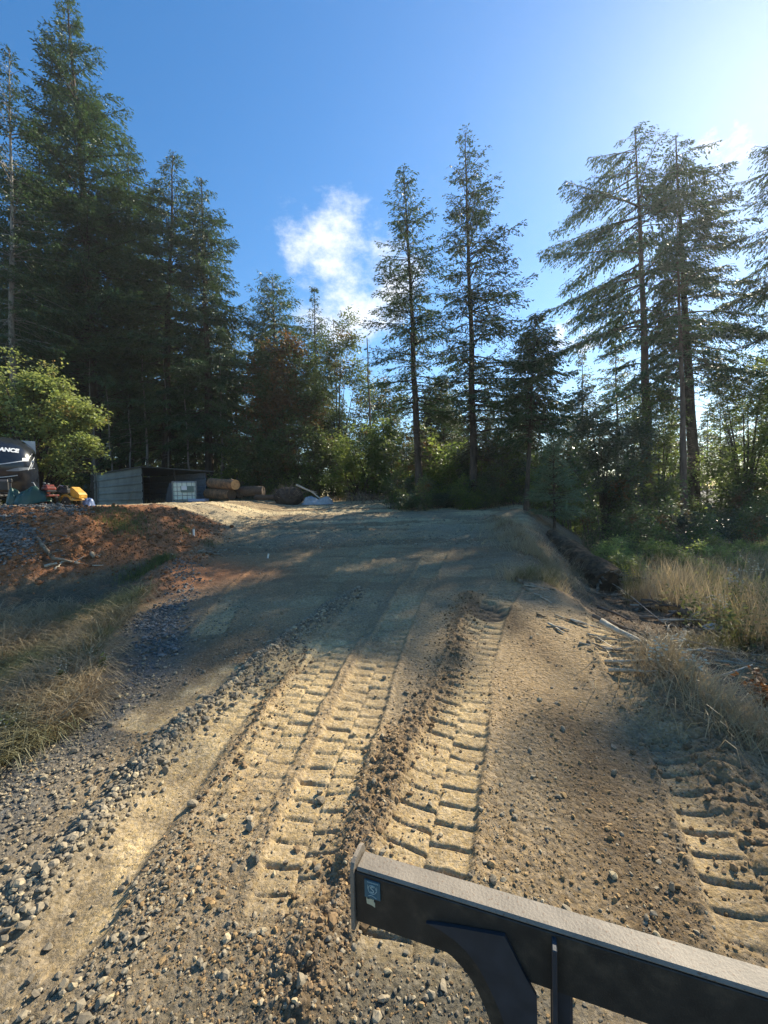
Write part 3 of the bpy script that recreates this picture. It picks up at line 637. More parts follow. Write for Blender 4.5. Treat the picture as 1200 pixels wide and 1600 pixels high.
def conifer_parts(seed, H, r0, cb, rmax, prof, nb=240, droop=.25, lean=(0, 0), dead=0, leaf=.13, gap=.17, asym=None, cap=1.0, hang=.5, dens=1.0, bark_n=10, jag=.3, wleaf=.33, up=.75):
    """returns trunk (V,Q) and crown (V,Q). prof: t (0 crown base .. 1 tip) -> relative radius"""
    rng = np.random.default_rng(seed)
    K = 16; tz = np.linspace(0, 1, K)
    wob = np.cumsum(rng.normal(0, .012, (K, 2)), 0) * H * .12; wob[0] = 0
    sp = np.stack([wob[:, 0] + lean[0] * tz ** 1.3, wob[:, 1] + lean[1] * tz ** 1.3, tz * H * cap], 1)
    rad = r0 * (1 - tz * .93 * cap) ** 1.0; rad[0] *= 1.5; rad[1] *= 1.05; sp[0, 2] = -.6
    tr = [tubes_np(sp[None], rad[None], bark_n)]
    def spine(z): return np.stack([np.interp(z, tz * H, sp[:, 0]), np.interp(z, tz * H, sp[:, 1]), z], 1)
    t = np.sort(rng.uniform(0, 1, nb) ** .85); t = np.clip(t, 0, .995)
    whorl = H * .012; z = H * (cb + (1 - cb) * t); z = np.round(z / (whorl * 2.2)) * whorl * 2.2 + rng.normal(0, whorl * .5, nb); z = np.clip(z, H * cb * .9, H * .99 * cap)
    t = np.clip((z / H - cb) / (1 - cb), 0, .995)
    az = rng.uniform(0, 2 * math.pi, nb)
    Lb = rmax * np.array([prof(k) for k in t]) * (1 + rng.normal(0, jag, nb)).clip(.3, 1.45)
    if asym is not None: Lb = Lb * (1 + asym[1] * np.cos(az - asym[0]))
    Lb = np.maximum(Lb, .12 + .2 * rng.uniform(size=nb))
    dh = np.stack([np.cos(az), np.sin(az), np.zeros(nb)], 1)
    e0 = lerp(-.02, up, t ** 1.5) + rng.normal(0, .10, nb); dr = droop * lerp(1.5, .6, t) * rng.uniform(.7, 1.3, nb)
    o = spine(z)
    def bp(i, s):   # point on branch i at s
        L_ = Lb[i]; return o[i] + dh[i] * (L_ * s * (1 - .06 * s))[:, None] + np.stack([0 * s, 0 * s, L_ * (e0[i] * s - dr[i] * s ** 2 + dr[i] * .45 * s ** 4)], 1)
    sK = np.linspace(0, 1, 6); pb = np.stack([bp(np.arange(nb), np.full(nb, s)) for s in sK], 1)
    rb = (.011 * Lb + .006)[:, None] * (1 - .85 * sK)[None]
    tr.append(tubes_np(pb, rb, 3))
    if dead:
        zd = H * rng.uniform(.12, cb + .08, dead); ad = rng.uniform(0, 6.28, dead); ld = rmax * rng.uniform(.15, .6, dead)
        od = spine(zd); s5 = np.linspace(0, 1, 5)
        pd_ = od[:, None, :] + np.stack([np.cos(ad)[:, None] * ld[:, None] * s5, np.sin(ad)[:, None] * ld[:, None] * s5, ld[:, None] * (-.15 * s5 - .2 * s5 ** 2) * rng.uniform(.2, 1.5, (dead, 1))], 2)
        tr.append(tubes_np(pd_, (.012 * ld + .008)[:, None] * (1 - .8 * s5)[None], 3))
        # side twigs on the dead limbs
        kk = np.repeat(np.arange(dead), 7); ss = rng.uniform(.25, 1, len(kk)); pt = od[kk] + np.stack([np.cos(ad[kk]) * ld[kk] * ss, np.sin(ad[kk]) * ld[kk] * ss, ld[kk] * (-.15 * ss - .2 * ss ** 2)], 1)
        dv = rng.normal(size=(len(kk), 3)) * (1, 1, .5); dv /= np.linalg.norm(dv, axis=1)[:, None]
        q = pt[:, None, :] + dv[:, None, :] * (np.linspace(0, 1, 3)[None, :, None] * (.25 * ld[kk])[:, None, None])
        tr.append(tubes_np(q, np.full((len(kk), 3), .006), 3))
    # side branchlets
    ns = np.maximum((Lb / gap * dens).astype(int), 3); bi = np.repeat(np.arange(nb), ns * 2)
    s = rng.uniform(.10, 1, len(bi)) ** .8; side = rng.choice([-1, 1], len(bi))
    ang = side * rng.uniform(.6, 1.25, len(bi)) * (1 - .45 * s)
    ca, sa = np.cos(ang), np.sin(ang); d = np.stack([dh[bi, 0] * ca - dh[bi, 1] * sa, dh[bi, 0] * sa + dh[bi, 1] * ca, rng.normal(-.12 - .25 * droop, .16, len(bi))], 1)
    base = bp(bi, s); sl = np.minimum(Lb[bi] * .42 * (1.04 - s) ** .7 * rng.uniform(.5, 1.2, len(bi)) + .10, 1.15)
    # leaf sprays on the branchlets
    nl = np.maximum((sl / (leaf * .42)).astype(int), 2); li = np.repeat(np.arange(len(bi)), nl)
    u = rng.uniform(.0, 1, len(li)); p = base[li] + d[li] * (sl[li] * u)[:, None]; p[:, 2] -= hang * .35 * sl[li] * u ** 2
    p += rng.normal(0, .02, p.shape)
    dl = d[li] * .9 + rng.normal(0, .32, (len(li), 3)) * (1, 1, .7) + (0, 0, -hang * .6)
    ln = leaf * rng.uniform(.6, 1.35, len(li)); V2, Q2 = leaves_np(p, dl, ln, ln * wleaf * rng.uniform(.7, 1.3, len(li)), rng)
    Vt, Qt = merge(tr)
    return (Vt, Qt), (V2, Q2)
def place_tree(name, label, cat, loc, parts, mats, group=None, rz=0.0, scale=1.0):
    t = thing(name, label, cat, loc, rz, group); t.scale = (scale,) * 3
    if len(parts[0][0]): mesh('trunk', *[parts[0][0], [parts[0][1]]], mats[0], t, smooth=True)
    mesh('crown', parts[1][0], [parts[1][1]], mats[1], t)
    return t
pr_spire = lambda t: (1 - t) ** .85 * min(1, .45 + t * 3.5)
pr_fir = lambda t: (1 - t) ** .75 * min(1, .6 + t * 2)
pr_round = lambda t: max(0, 1 - t ** 2.2) ** .6 * min(1, .5 + t * 2)
pr_col = lambda t: (1 - t ** 1.7) ** .8 * (.75 + .25 * min(1, t * 4))
def loc_px(px, py, d):
    v = at(px, py, d); return (v.x, d, th(v.x, d))
def top_h(px, py, d, z0):
    return at(px, py, d).z - z0
def hero(name, label, bx, by, d, tx, ty, hw, cb_py, prof, mats, seed, nb=260, r_px=10, group=None, cat='tree', **kw):
    """fir seen in the photograph: base pixel, distance, top pixel, half width and crown base in pixels"""
    l0 = loc_px(bx, by, d); H = top_h(tx, ty, d, l0[2]); tx_w = at(tx, ty, d).x - l0[0]
    cb = max(.02, (at(bx, cb_py, d).z - l0[2]) / H)
    parts = conifer_parts(seed, H, r_px / F * d, cb, hw / F * d, prof, nb, lean=(tx_w, 0), **kw)
    return place_tree(name, label, cat, l0, parts, mats, group)
NB = (M['bark'], M['needle']); NR = (M['bark_red'], M['needle']); NP = (M['bark_pale'], M['needle'])
# left group
hero('fir_tree', 'tallest dark fir of the picture, its top near the upper edge', 152, 760, 29, 108, -12, 128, 640, lambda t: (1 - t ** 1.35) ** .95 * (.8 + .2 * min(1, t * 4)), NB, 11, nb=430, r_px=9, droop=.2, dens=1.6, jag=.33, leaf=.17, hang=.35, dead=40)
hero('fir_tree', 'thin pale stemmed fir at the left edge of the picture with a ragged open crown', 22, 760, 23, 14, 75, 82, 560, pr_col, NP, 12, nb=230, r_px=6, droop=.3, dens=.8, jag=.4, dead=25, leaf=.15)
hero('fir_tree', 'fir with light green tips, second tree right of the tallest one at left', 258, 765, 30, 262, 236, 92, 700, pr_col, NB, 13, nb=310, r_px=7, droop=.35, leaf=.17, jag=.38, dead=20, dens=1.35)
hero('fir_tree', 'rightmost tall fir of the left group, drooping boughs against the sky', 330, 765, 30, 313, 280, 78, 700, pr_col, NB, 14, nb=300, r_px=7, droop=.4, hang=.7, leaf=.17, jag=.42, dead=20, dens=1.35)
hero('fir_tree', 'dark fir filling the gap behind the tallest tree and its right neighbour', 205, 765, 32, 200, 215, 85, 680, pr_col, NB, 15, nb=280, r_px=6, droop=.3, leaf=.18, jag=.35, dead=20)
hero('fir_tree', 'dark fir behind the pale stemmed tree at the left edge', 65, 765, 30, 62, 190, 85, 600, pr_col, NB, 16, nb=250, r_px=6, droop=.3, leaf=.18, jag=.35, dead=20)
hero('cedar_tree', 'round topped grey green cedar in the notch right of the left group', 432, 765, 33, 430, 428, 58, 690, pr_round, NB, 17, nb=300, r_px=4, droop=.5, hang=.8, leaf=.17)
hero('fir_tree', 'small spire topped fir in front of the white cloud', 492, 770, 32, 489, 448, 52, 690, lambda t: (1 - t) ** 1.0 * min(1, .6 + t * 3) if t > .75 else (.32 + .68 * (1 - t / .75) ** .6), NB, 18, nb=240, r_px=3.5, droop=.2, leaf=.15)
# centre pair
hero('fir_tree', 'left of the two tall firs in the middle, bare lower stem beside the cloud', 657, 778, 19.0, 632, 256, 76, 640, lambda t: (1 - t) ** .62 * min(1, .75 + t * 2), NB, 21, nb=250, dens=.95, r_px=6.5, droop=.15, dead=70, leaf=.12, hang=.3, jag=.3, gap=.15)
hero('fir_tree', 'right and taller of the two tall firs in the middle, long boughs to the right', 742, 780, 18.6, 722, 213, 96, 670, lambda t: (1 - t) ** .72 * min(1, .8 + t * 2), NB, 22, nb=270, dens=.95, r_px=6.5, droop=.1, dead=60, leaf=.12, hang=.35, jag=.28, gap=.155, asym=(0, .22))
hero('fir_tree', 'dense dark fir on a thin bare stem right of the middle pair', 822, 805, 16.2, 838, 492, 56, 690, lambda t: (1 - t ** 2.0) ** .75 * min(1, .7 + t * 2), NB, 23, nb=330, r_px=4, droop=.3, leaf=.13, dead=8, gap=.13)
hero('fir_tree', 'dark young fir growing between the stems of the middle pair', 690, 775, 29, 690, 585, 62, 760, pr_fir, NB, 24, nb=240, r_px=3, droop=.25, leaf=.17)
hero('fir_tree', 'small pointed fir far off, right of the middle pair', 908, 790, 33, 909, 546, 50, 780, pr_spire, (M['bark'], M['needle_far']), 25, nb=220, r_px=3, droop=.2, leaf=.17)
hero('fir_tree', 'pale green fir far off, just left of the broken topped tree', 965, 790, 34, 962, 500, 60, 780, pr_spire, (M['bark'], M['needle_far']), 26, nb=240, r_px=3, droop=.2, leaf=.17)
hero('young_fir', 'young blue green fir standing low in front of the right hand woods', 866, 812, 14.5, 864, 700, 56, 806, pr_spire, (M['bark'], M['needle_blue']), 27, nb=150, r_px=2.2, droop=.1, leaf=.085, gap=.09, hang=.15, jag=.12, cat='young tree')
# right pair
hero('fir_tree', 'tall fir with a snapped bare top, left of the two big trees at right', 1012, 830, 26, 986, 208, 104, 640, lambda t: (.40 + .55 * (1 - abs(t - .35))) * min(1, (1.02 - t) * 6), NR, 31, nb=125, r_px=9, droop=.30, dead=50, leaf=.155, hang=.95, jag=.35, gap=.12, asym=(math.pi, .35), dens=1.15, up=.12)
hero('fir_tree', 'big fir with a broad flat top and flared dark base, right of the snapped tree', 1086, 842, 26, 1052, 212, 80, 600, lambda t: (1 - t ** 5) ** .8 * (.85 + .15 * math.cos(t * 5)), NB, 32, nb=195, r_px=9.5, droop=.3, dead=60, leaf=.155, hang=.95, jag=.35, gap=.13, asym=(0, .35), dens=1.15, up=.15)
hero('fir_tree', 'reddish stemmed fir close in front of the flared dark trunk at right', 1070, 850, 23, 1056, 330, 62, 560, pr_col, NR, 33, nb=70, r_px=6.0, droop=.35, dead=70, leaf=.14, hang=.9, jag=.4, gap=.18)
hero('fir_tree', 'fir at the right edge of the picture, its boughs reaching in from outside', 1310, 860, 22, 1300, 15, 150, 560, pr_col, NB, 34, nb=230, dens=1.3, r_px=9, droop=.3, dead=40, leaf=.14, hang=.8, jag=.35, gap=.16)
# ------------------------------------------------------------------ broadleaf trees and bushes
def broadleaf_parts(seed, lobes, nclus, leaf, r0=.12, per=9, trunk=True, spread=1.0, wleaf=.75, stems=1, shell=.55, hole=.30):
    """lobes (x,y,z,rx,ry,rz) in metres from the foot"""
    rng = np.random.default_rng(seed); lobes = np.array(lobes, float); tr = []
    vol = (lobes[:, 3] * lobes[:, 4] * lobes[:, 5]) ** (2 / 3); w_ = vol / vol.sum()
    K = 7; s = np.linspace(0, 1, K)
    for lb in lobes:
        for rep in range(3):
            end = lb[:3] + rng.normal(0, .35, 3) * lb[3:6]
            x0 = rng.normal(0, .15 * (stems > 1) + .001, 2) * stems
            p = np.stack([x0[0] + (end[0] - x0[0]) * s ** 1.6, x0[1] + (end[1] - x0[1]) * s ** 1.6, -.3 + (end[2] + .3) * s], 1) + np.cumsum(rng.normal(0, .03, (K, 3)), 0) * end[2] * .1
            tr.append(tubes_np(p[None], (r0 * (.25 + .75 * min(1, (lb[3] / lobes[:, 3].max()))) * (1 - .88 * s))[None], 6))
    li = rng.choice(len(lobes), nclus, p=w_); u = rng.normal(size=(nclus, 3)); u /= np.linalg.norm(u, axis=1)[:, None]
    r = shell + (1 - shell) * rng.uniform(0, 1, nclus) ** .7; r *= rng.uniform(.85, 1.12, nclus)
    c = lobes[li, :3] + u * r[:, None] * lobes[li, 3:6]
    keepm = c[:, 2] > .05; c, li, u = c[keepm], li[keepm], u[keepm]
    # break the lobes into tiers with gaps
    g = vnoise(c[:, 0] * 1.1 + 9, c[:, 2] * 1.7 + c[:, 1] * .7, seed) > hole; c, li, u = c[g], li[g], u[g]
    n = len(c); d = u * (1, 1, .35) + rng.normal(0, .5, (n, 3)) * (1, 1, .3); d /= np.linalg.norm(d, axis=1)[:, None]
    tl = leaf * per * .30
    # twigs
    a = c - d * tl; tw = np.stack([a - d * tl * .8 + (0, 0, -.03), a, c], 1); tr.append(tubes_np(tw[::2], np.full((len(tw[::2]), 3), .006) * (1.4, 1, .5), 3))
    k = np.repeat(np.arange(n), per); t = rng.uniform(-1, 1, len(k)); p = c[k] + d[k] * (t * tl)[:, None]
    side = np.cross(d[k], (0, 0, 1)) * rng.choice([-1, 1], len(k))[:, None]
    p += side * (rng.uniform(0, .7, len(k)) * leaf)[:, None] + rng.normal(0, leaf * .35, p.shape) * spread
    dl = d[k] * .5 + side * rng.uniform(.3, 1.2, (len(k), 1)) + rng.normal(0, .35, p.shape) + (0, 0, -.25)
    ln = leaf * rng.uniform(.55, 1.25, len(k)); V2, Q2 = leaves_np(p, dl, ln, ln * wleaf, rng)
    Vt, Qt = merge(tr); return (Vt, Qt), (V2, Q2)
def mass_px(name, label, cat, lobes_px, d, base, mats, seed, nclus, leaf, group=None, depth=.8, **kw):
    """lobes given as (px, py, rx px, ry px[, extra metres back]) seen at distance d"""
    l0 = loc_px(base[0], base[1], d); lb = []
    for q in lobes_px:
        back = q[4] if len(q) > 4 else 0; v = at(q[0], q[1], d + back); s = (d + back) / F
        lb.append((v.x - l0[0], back, v.z - l0[2], q[2] * s, q[2] * s * depth, q[3] * s))
    return place_tree(name, label, cat, l0, broadleaf_parts(seed, lb, nclus, leaf, **kw), mats, group)
mass_px('maple_tree', 'bright yellow green maple at the left edge, lit by the sun, hanging over the camper', 'tree',
        [(20, 625, 75, 62), (85, 640, 55, 48), (30, 700, 80, 50, .6), (105, 690, 42, 38, -.5), (75, 590, 35, 28, .8), (120, 735, 30, 22, -.8), (-60, 640, 80, 80), (70, 735, 50, 26, .3), (5, 565, 32, 24), (140, 652, 24, 20, .4), (125, 680, 26, 16, -.3), (60, 600, 26, 20), (150, 700, 20, 14), (95, 610, 22, 16)], 19.8, (60, 770), (M['bark'], M['maple']), 41, 6500, .13, r0=.12, wleaf=.85, hole=.44, shell=.4)
mass_px('maple_tree', 'small leafy tree with rust brown top in front of the cedar', 'tree',
        [(425, 590, 38, 62), (450, 660, 52, 50), (400, 680, 40, 48, .5), (455, 555, 25, 34, .6)], 28, (430, 775), (M['bark'], M['rust_leaf']), 42, 2600, .16, r0=.10)
mass_px('alder_tree', 'spreading alder with thin airy top between the small spire fir and the bare snag', 'tree',
        [(520, 560, 40, 45), (545, 520, 22, 36), (505, 640, 52, 48), (560, 610, 30, 50), (480, 600, 30, 50, .6), (535, 690, 45, 42)], 29, (530, 778), (M['bark'], M['alder']), 43, 3000, .15, r0=.09, shell=.3)
mass_px('alder_tree', 'leafy alder below and left of the small spire fir', 'tree',
        [(470, 700, 60, 42), (420, 720, 50, 40), (510, 730, 46, 34), (385, 700, 35, 36)], 26, (450, 778), (M['bark'], M['alder']), 44, 2600, .14, r0=.08)
mass_px('alder_tree', 'pale leaved bush with drooping sprays right of the grey plastic sheet', 'bush',
        [(560, 700, 38, 38), (585, 740, 30, 28), (535, 740, 30, 26), (600, 690, 20, 40, .5)], 24.5, (570, 784), (M['bark'], M['bush']), 45, 1800, .13, r0=.06, stems=3)
mass_px('alder_tree', 'leafy tree showing behind the bare snag', 'tree', [(585, 660, 40, 45), (605, 620, 30, 36), (620, 720, 40, 50)], 33, (600, 775), (M['bark'], M['alder']), 46, 1700, .17)
mass_px('salal_bush', 'dark glossy leaved shrub at the foot of the thin stemmed dense fir, catching the light', 'bush',
        [(785, 735, 38, 50), (755, 765, 32, 28), (800, 780, 30, 22), (740, 720, 26, 30, .8)], 19, (780, 800), (M['twig'], M['salal']), 47, 2400, .11, r0=.05, stems=4)
mass_px('alder_tree', 'leafy tree with silvery glints right of the young blue green fir', 'tree',
        [(935, 690, 42, 48), (960, 740, 44, 44), (915, 640, 34, 36, .6), (990, 700, 30, 60, .6), (940, 780, 40, 30)], 22, (945, 830), (M['bark'], M['salal']), 48, 3200, .13, r0=.08)
mass_px('alder_tree', 'slim leafy tree between the broken topped fir and the flared trunk', 'tree',
        [(1030, 660, 34, 60), (1035, 740, 36, 50), (1010, 790, 40, 36)], 25, (1030, 835), (M['bark'], M['bush']), 49, 2000, .14, r0=.08)
mass_px('alder_tree', 'backlit open tree with two dark stems at the right edge of the woods', 'tree',
        [(1150, 640, 40, 60), (1185, 690, 45, 60), (1120, 720, 36, 50), (1165, 770, 45, 45), (1210, 600, 40, 60), (1125, 610, 24, 34)], 24, (1165, 845), (M['bark'], M['bush']), 50, 3300, .13, r0=.10, shell=.25)
mass_px('alder_tree', 'leafy tree just outside the right edge of the picture', 'tree',
        [(1260, 680, 60, 60), (1300, 600, 70, 70), (1250, 780, 50, 50)], 22, (1270, 850), (M['bark'], M['bush']), 51, 2200, .14, r0=.10)
# bare snag
sn = thing('dead_snag', 'thin dead tree with bare twigs standing against the cloud', 'dead tree', loc_px(583, 778, 27))
tp = top_h(576, 528, 27, sn.location.z); rs_ = np.random.default_rng(3); P_ = []
K = 9; z = np.linspace(-.3, tp, K); P_.append(tubes_np(np.stack([rs_.normal(0, .03, K) - .012 * z, rs_.normal(0, .03, K), z], 1)[None], np.linspace(.11, .03, K)[None], 8))
nb_ = 60; zz = tp * rs_.uniform(.3, 1, nb_); aa = rs_.uniform(0, 6.28, nb_); ll = rs_.uniform(.25, 1.1, nb_) * (1.25 - zz / tp); s5 = np.linspace(0, 1, 5)
br = np.stack([np.cos(aa)[:, None] * ll[:, None] * s5, np.sin(aa)[:, None] * ll[:, None] * s5, zz[:, None] + ll[:, None] * (.1 * s5 + .35 * s5 ** 2)], 2)
P_.append(tubes_np(br, np.outer(.012 + .010 * ll, 1 - .8 * s5), 4)); v_, q_ = merge(P_); mesh('trunk', v_, [q_], M['twig'], sn)
# ------------------------------------------------------------------ woods behind: individual trees sharing a few meshes
protos = []
specs = [(61, 17, .16, .06, 2.6, pr_col, 260), (62, 15, .14, .10, 2.2, pr_fir, 230), (63, 19, .18, .12, 2.4, pr_col, 260), (64, 13, .12, .04, 2.3, pr_spire, 220), (65, 16, .15, .2, 2.2, pr_round, 220)]
for sd_, H_, r_, cb_, rm, pf, nb_ in specs:
    pa = conifer_parts(sd_, H_, r_, cb_, rm, pf, nb_, droop=.3, leaf=.24, gap=.26, jag=.35, dead=25, wleaf=.38)
    protos.append((H_, mesh('trunk', pa[0][0], [pa[0][1]], M['bark'], smooth=True), mesh('crown', pa[1][0], [pa[1][1]], M['needle_far'])))
def wood(px0, px1, d0, d1, top0, top1, n, label, grp, seed, ok=None, basepy=790):
    rng = np.random.default_rng(seed)
    for i in range(n):
        px = lerp(px0, px1, (i + rng.uniform(.1, .9)) / n); d = rng.uniform(d0, d1); l0 = loc_px(px, basepy, d)
        ty = (top0(px) if callable(top0) else lerp(top0, top1, (px - px0) / (px1 - px0))) + rng.uniform(-25, 45)
        H = max(3.5, top_h(px, ty, d, l0[2])); k = rng.integers(0, len(protos)); H_, tr_, cr_ = protos[k]
        t = thing('fir_tree', label, 'tree', l0, rng.uniform(0, 6.28), grp); s = H / H_; t.scale = (s * rng.uniform(.85, 1.15),) * 2 + (s,)
        for src in (tr_, cr_):
            if src.parent is None and src.name.split('.')[0] in ('trunk', 'crown') and not src.get('used'): o = src; o['used'] = 1
            else: o = src.copy(); COL.objects.link(o)
            o.parent = t
g1 = 'firs massed behind the tall trees at left'
wood(-260, 395, 33, 38, lambda p: np.interp(p, [-260, 0, 200, 395], [250, 330, 420, 520]), 0, 20, 'dark fir massed among others behind the tall trees at left', g1, 1)
wood(-300, 420, 41, 50, lambda p: np.interp(p, [-260, 0, 200, 420], [300, 400, 450, 540]), 0, 20, 'dark fir massed among others behind the tall trees at left', g1, 2)
wood(-300, 420, 54, 66, 430, 560, 16, 'dark fir massed among others behind the tall trees at left', g1, 3)
g2 = 'small firs closing the view in the middle'
wood(395, 900, 35, 40, lambda p: np.interp(p, [395, 470, 560, 600, 660, 760, 860, 900], [520, 560, 620, 650, 610, 600, 640, 650]), 0, 19, 'small fir closing the view behind the trees in the middle', g2, 4)
wood(800, 930, 28, 34, lambda p: 655, 0, 6, 'small fir closing the view behind the trees in the middle', g2, 15)
wood(395, 900, 44, 56, lambda p: np.interp(p, [395, 600, 900], [590, 660, 660]), 0, 17, 'small fir closing the view behind the trees in the middle', g2, 5)
wood(590, 880, 23, 27, lambda p: np.interp(p, [590, 690, 780, 880], [640, 590, 620, 650]), 0, 9, 'young dark fir filling in behind the two tall middle firs', 'young firs behind the middle pair', 21)
g3 = 'firs filling the woods at right'
wood(885, 1420, 30, 36, lambda p: np.interp(p, [885, 960, 1010, 1100, 1200, 1420], [650, 620, 610, 600, 590, 500]), 0, 15, 'shaded fir filling the woods behind the two big trees at right', g3, 6)
wood(885, 1450, 39, 50, lambda p: np.interp(p, [885, 1010, 1200, 1450], [680, 650, 630, 560]), 0, 16, 'shaded fir filling the woods behind the two big trees at right', g3, 7)
# young growth and brush under the trees
bproto = []
for sd_, lb, mt in ((71, [(0, 0, .9, 1.1, 1.0, .8), (.7, .2, 1.5, .7, .7, .6), (-.8, 0, .7, .8, .8, .6)], M['bush']), (72, [(0, 0, .7, 1.3, 1.0, .6), (.9, 0, .6, .8, .8, .5)], M['salal']), (74, [(0, 0, .8, 1.0, .9, .7), (.7, .2, 1.2, .6, .6, .5)], M['bush_bright']), (73, [(0, 0, 1.4, .9, .9, 1.3), (.5, .3, 2.4, .6, .6, .7), (-.5, 0, 1.8, .6, .6, .8)], M['alder'])):
    pa = broadleaf_parts(sd_, lb, 420, .12, r0=.03, stems=4, per=8); bproto.append((mesh('trunk', pa[0][0], [pa[0][1]], M['twig']), mesh('crown', pa[1][0], [pa[1][1]], mt)))
def brush(px0, px1, d0, d1, n, label, grp, seed, s0=.7, s1=1.3, kinds=(0, 1, 3), bp=785):
    rng = np.random.default_rng(seed)
    for i in range(n):
        px = lerp(px0, px1, (i + rng.uniform(0, 1)) / n); d = rng.uniform(d0, d1); l0 = loc_px(px, bp, d); pr = bproto[kinds[rng.integers(0, len(kinds))]]
        t = thing('bush', label, 'bush', l0, rng.uniform(0, 6.28), grp); t.scale = (rng.uniform(s0, s1),) * 3
        for src in pr:
            if not src.get('used'): o = src; o['used'] = 1
            else: o = src.copy(); COL.objects.link(o)
            o.parent = t
brush(-120, 420, 30.5, 35, 30, 'dark undergrowth bush in the shade under the firs at left', 'undergrowth under the firs at left', 11, .9, 1.7, bp=772)
brush(330, 660, 25.5, 30, 20, 'bush at the edge of the gravel lot behind the logs', 'bushes along the back of the gravel lot', 12, .7, 1.3, bp=778)
brush(620, 900, 18.2, 24, 26, 'bush at the foot of the firs in the middle', 'bushes at the foot of the middle firs', 13, .7, 1.4, bp=785)
brush(700, 860, 17.5, 21, 10, 'low bush along the crest where the track meets the woods', 'low bushes on the crest', 14, .4, .75, bp=800)
brush(610, 790, 16.8, 18.2, 14, 'low bush along the crest where the track meets the woods', 'low bushes on the crest', 18, .3, .55, bp=795)
brush(880, 1260, 20, 28, 30, 'bush under the big trees at right', 'undergrowth at right', 15, .7, 1.4, bp=835)
brush(930, 1250, 10.5, 15.5, 26, 'pale green sunlit bush among the dry weeds at right', 'sunlit bushes among the weeds at right', 17, .3, .6, kinds=(2, 2, 0), bp=870)
brush(930, 1300, 12, 18, 14, 'low green bush among the dry weeds at right', 'low bushes among the weeds at right', 16, .35, .8, bp=870)
for i, (px, d, ty, r) in enumerate([(232, 29, 520, 2.2), (262, 29.5, 560, 1.6), (178, 28, 600, 1.5), (300, 29, 600, 2.0), (345, 30, 560, 2.4), (372, 29, 640, 1.4), (205, 27.5, 640, 1.3), (390, 30, 600, 1.6), (150, 27, 560, 2.0)]):
    l0 = loc_px(px, 770, d); H = top_h(px, ty, d, l0[2]); st = thing('dead_tree', 'thin pale dead stem standing in the dark under the firs at left', 'dead tree', l0, 0, 'thin pale stems under the firs at left'); r_ = np.random.default_rng(800 + i)
    z = np.linspace(-.3, H, 9); sp_ = np.stack([np.cumsum(r_.normal(0, .06, 9)), np.cumsum(r_.normal(0, .06, 9)), z], 1); Q_ = [tubes_np(sp_[None], np.linspace(r / F * d, .02, 9)[None], 6)]
    zz = H * r_.uniform(.25, 1, 16); aa = r_.uniform(0, 6.28, 16); ll = r_.uniform(.3, 1.2, 16); s4 = np.linspace(0, 1, 4)
    Q_.append(tubes_np(np.stack([np.interp(zz, z, sp_[:, 0])[:, None] + np.cos(aa)[:, None] * ll[:, None] * s4, np.interp(zz, z, sp_[:, 1])[:, None] + np.sin(aa)[:, None] * ll[:, None] * s4, zz[:, None] - ll[:, None] * .25 * s4 ** 2], 2), np.full((16, 4), .012) * (1.3, 1, .7, .3), 4))
    v_, q_ = merge(Q_); mesh('trunk', v_, [q_], M['bark_pale'], st)
# ------------------------------------------------------------------ grass and weeds
def blades(P, hgt, wid, rng, lean=.4, flat=0.0, dirv=None):
    n = len(P); z = TH(P[:, 0], P[:, 1]) - .02; a = rng.uniform(0, 6.28, n)
    if dirv is not None: a = dirv + rng.normal(0, .7, n)
    L_ = hgt * rng.uniform(.5, 1.3, n); ln = np.clip(rng.uniform(.1, 1.0, n) * lean + flat, .02, 1.3)
    D = np.stack([np.cos(a), np.sin(a)], 1); s = np.stack([-np.sin(a), np.cos(a)], 1); b = rng.uniform(0, 6.28, n); s = np.stack([np.cos(b), np.sin(b)], 1)
    V = np.empty((n, 7, 3)); w_ = wid * rng.uniform(.6, 1.3, n)
    for k, (t, ww) in enumerate(((0, 1), (.38, .9), (.72, .6))):
        h = L_ * t * np.cos(ln * t); o = L_ * t * np.sin(ln * t * 1.0 + ln * .3)
        c = np.stack([P[:, 0] + D[:, 0] * o, P[:, 1] + D[:, 1] * o, z + h], 1)
        V[:, 2 * k] = c; V[:, 2 * k, :2] += s * (w_ * ww / 2)[:, None]; V[:, 2 * k + 1] = c; V[:, 2 * k + 1, :2] -= s * (w_ * ww / 2)[:, None]
    o = L_ * np.sin(np.minimum(ln * 1.35, 1.5)); h = L_ * np.cos(np.minimum(ln * 1.15, 1.52)); V[:, 6] = np.stack([P[:, 0] + D[:, 0] * o, P[:, 1] + D[:, 1] * o, z + h], 1)
    i = np.arange(n)[:, None] * 7; Q = np.concatenate([i + np.array([[0, 1, 3, 2]]), i + np.array([[2, 3, 5, 4]])]); T = i + np.array([[4, 5, 6]])
    return V.reshape(-1, 3), Q, T
def grass(name, label, parts, mat):
    V = []; Fs = []; o = 0
    for v, q, t in parts: V.append(v); Fs += [q + o, t + o]; o += len(v)
    return tag(mesh(name, np.concatenate(V), Fs, mat), label, kind='stuff')
def patch(c, sx, sy, n, rng, ang=0):
    q = rng.normal(0, 1, (n, 2)) * (sx, sy); ca, sa = math.cos(ang), math.sin(ang); return np.array(c) + np.stack([q[:, 0] * ca - q[:, 1] * sa, q[:, 0] * sa + q[:, 1] * ca], 1)
rg2 = np.random.default_rng(77)
def left_area(n, y0=1.9, y1=7.6):
    P = polar(n, y0 + .8, 10.5, -62, -25, rg2)
    xl = np.interp(P[:, 1], _yy, XL); nn = fbm(P[:, 0] * .9, P[:, 1] * .9, 401, 3)
    return P[(P[:, 0] < xl + .15 + .5 * nn) & (P[:, 1] < 7.0 + .6 * nn) & (P[:, 1] > y0)]
P = left_area(60000)
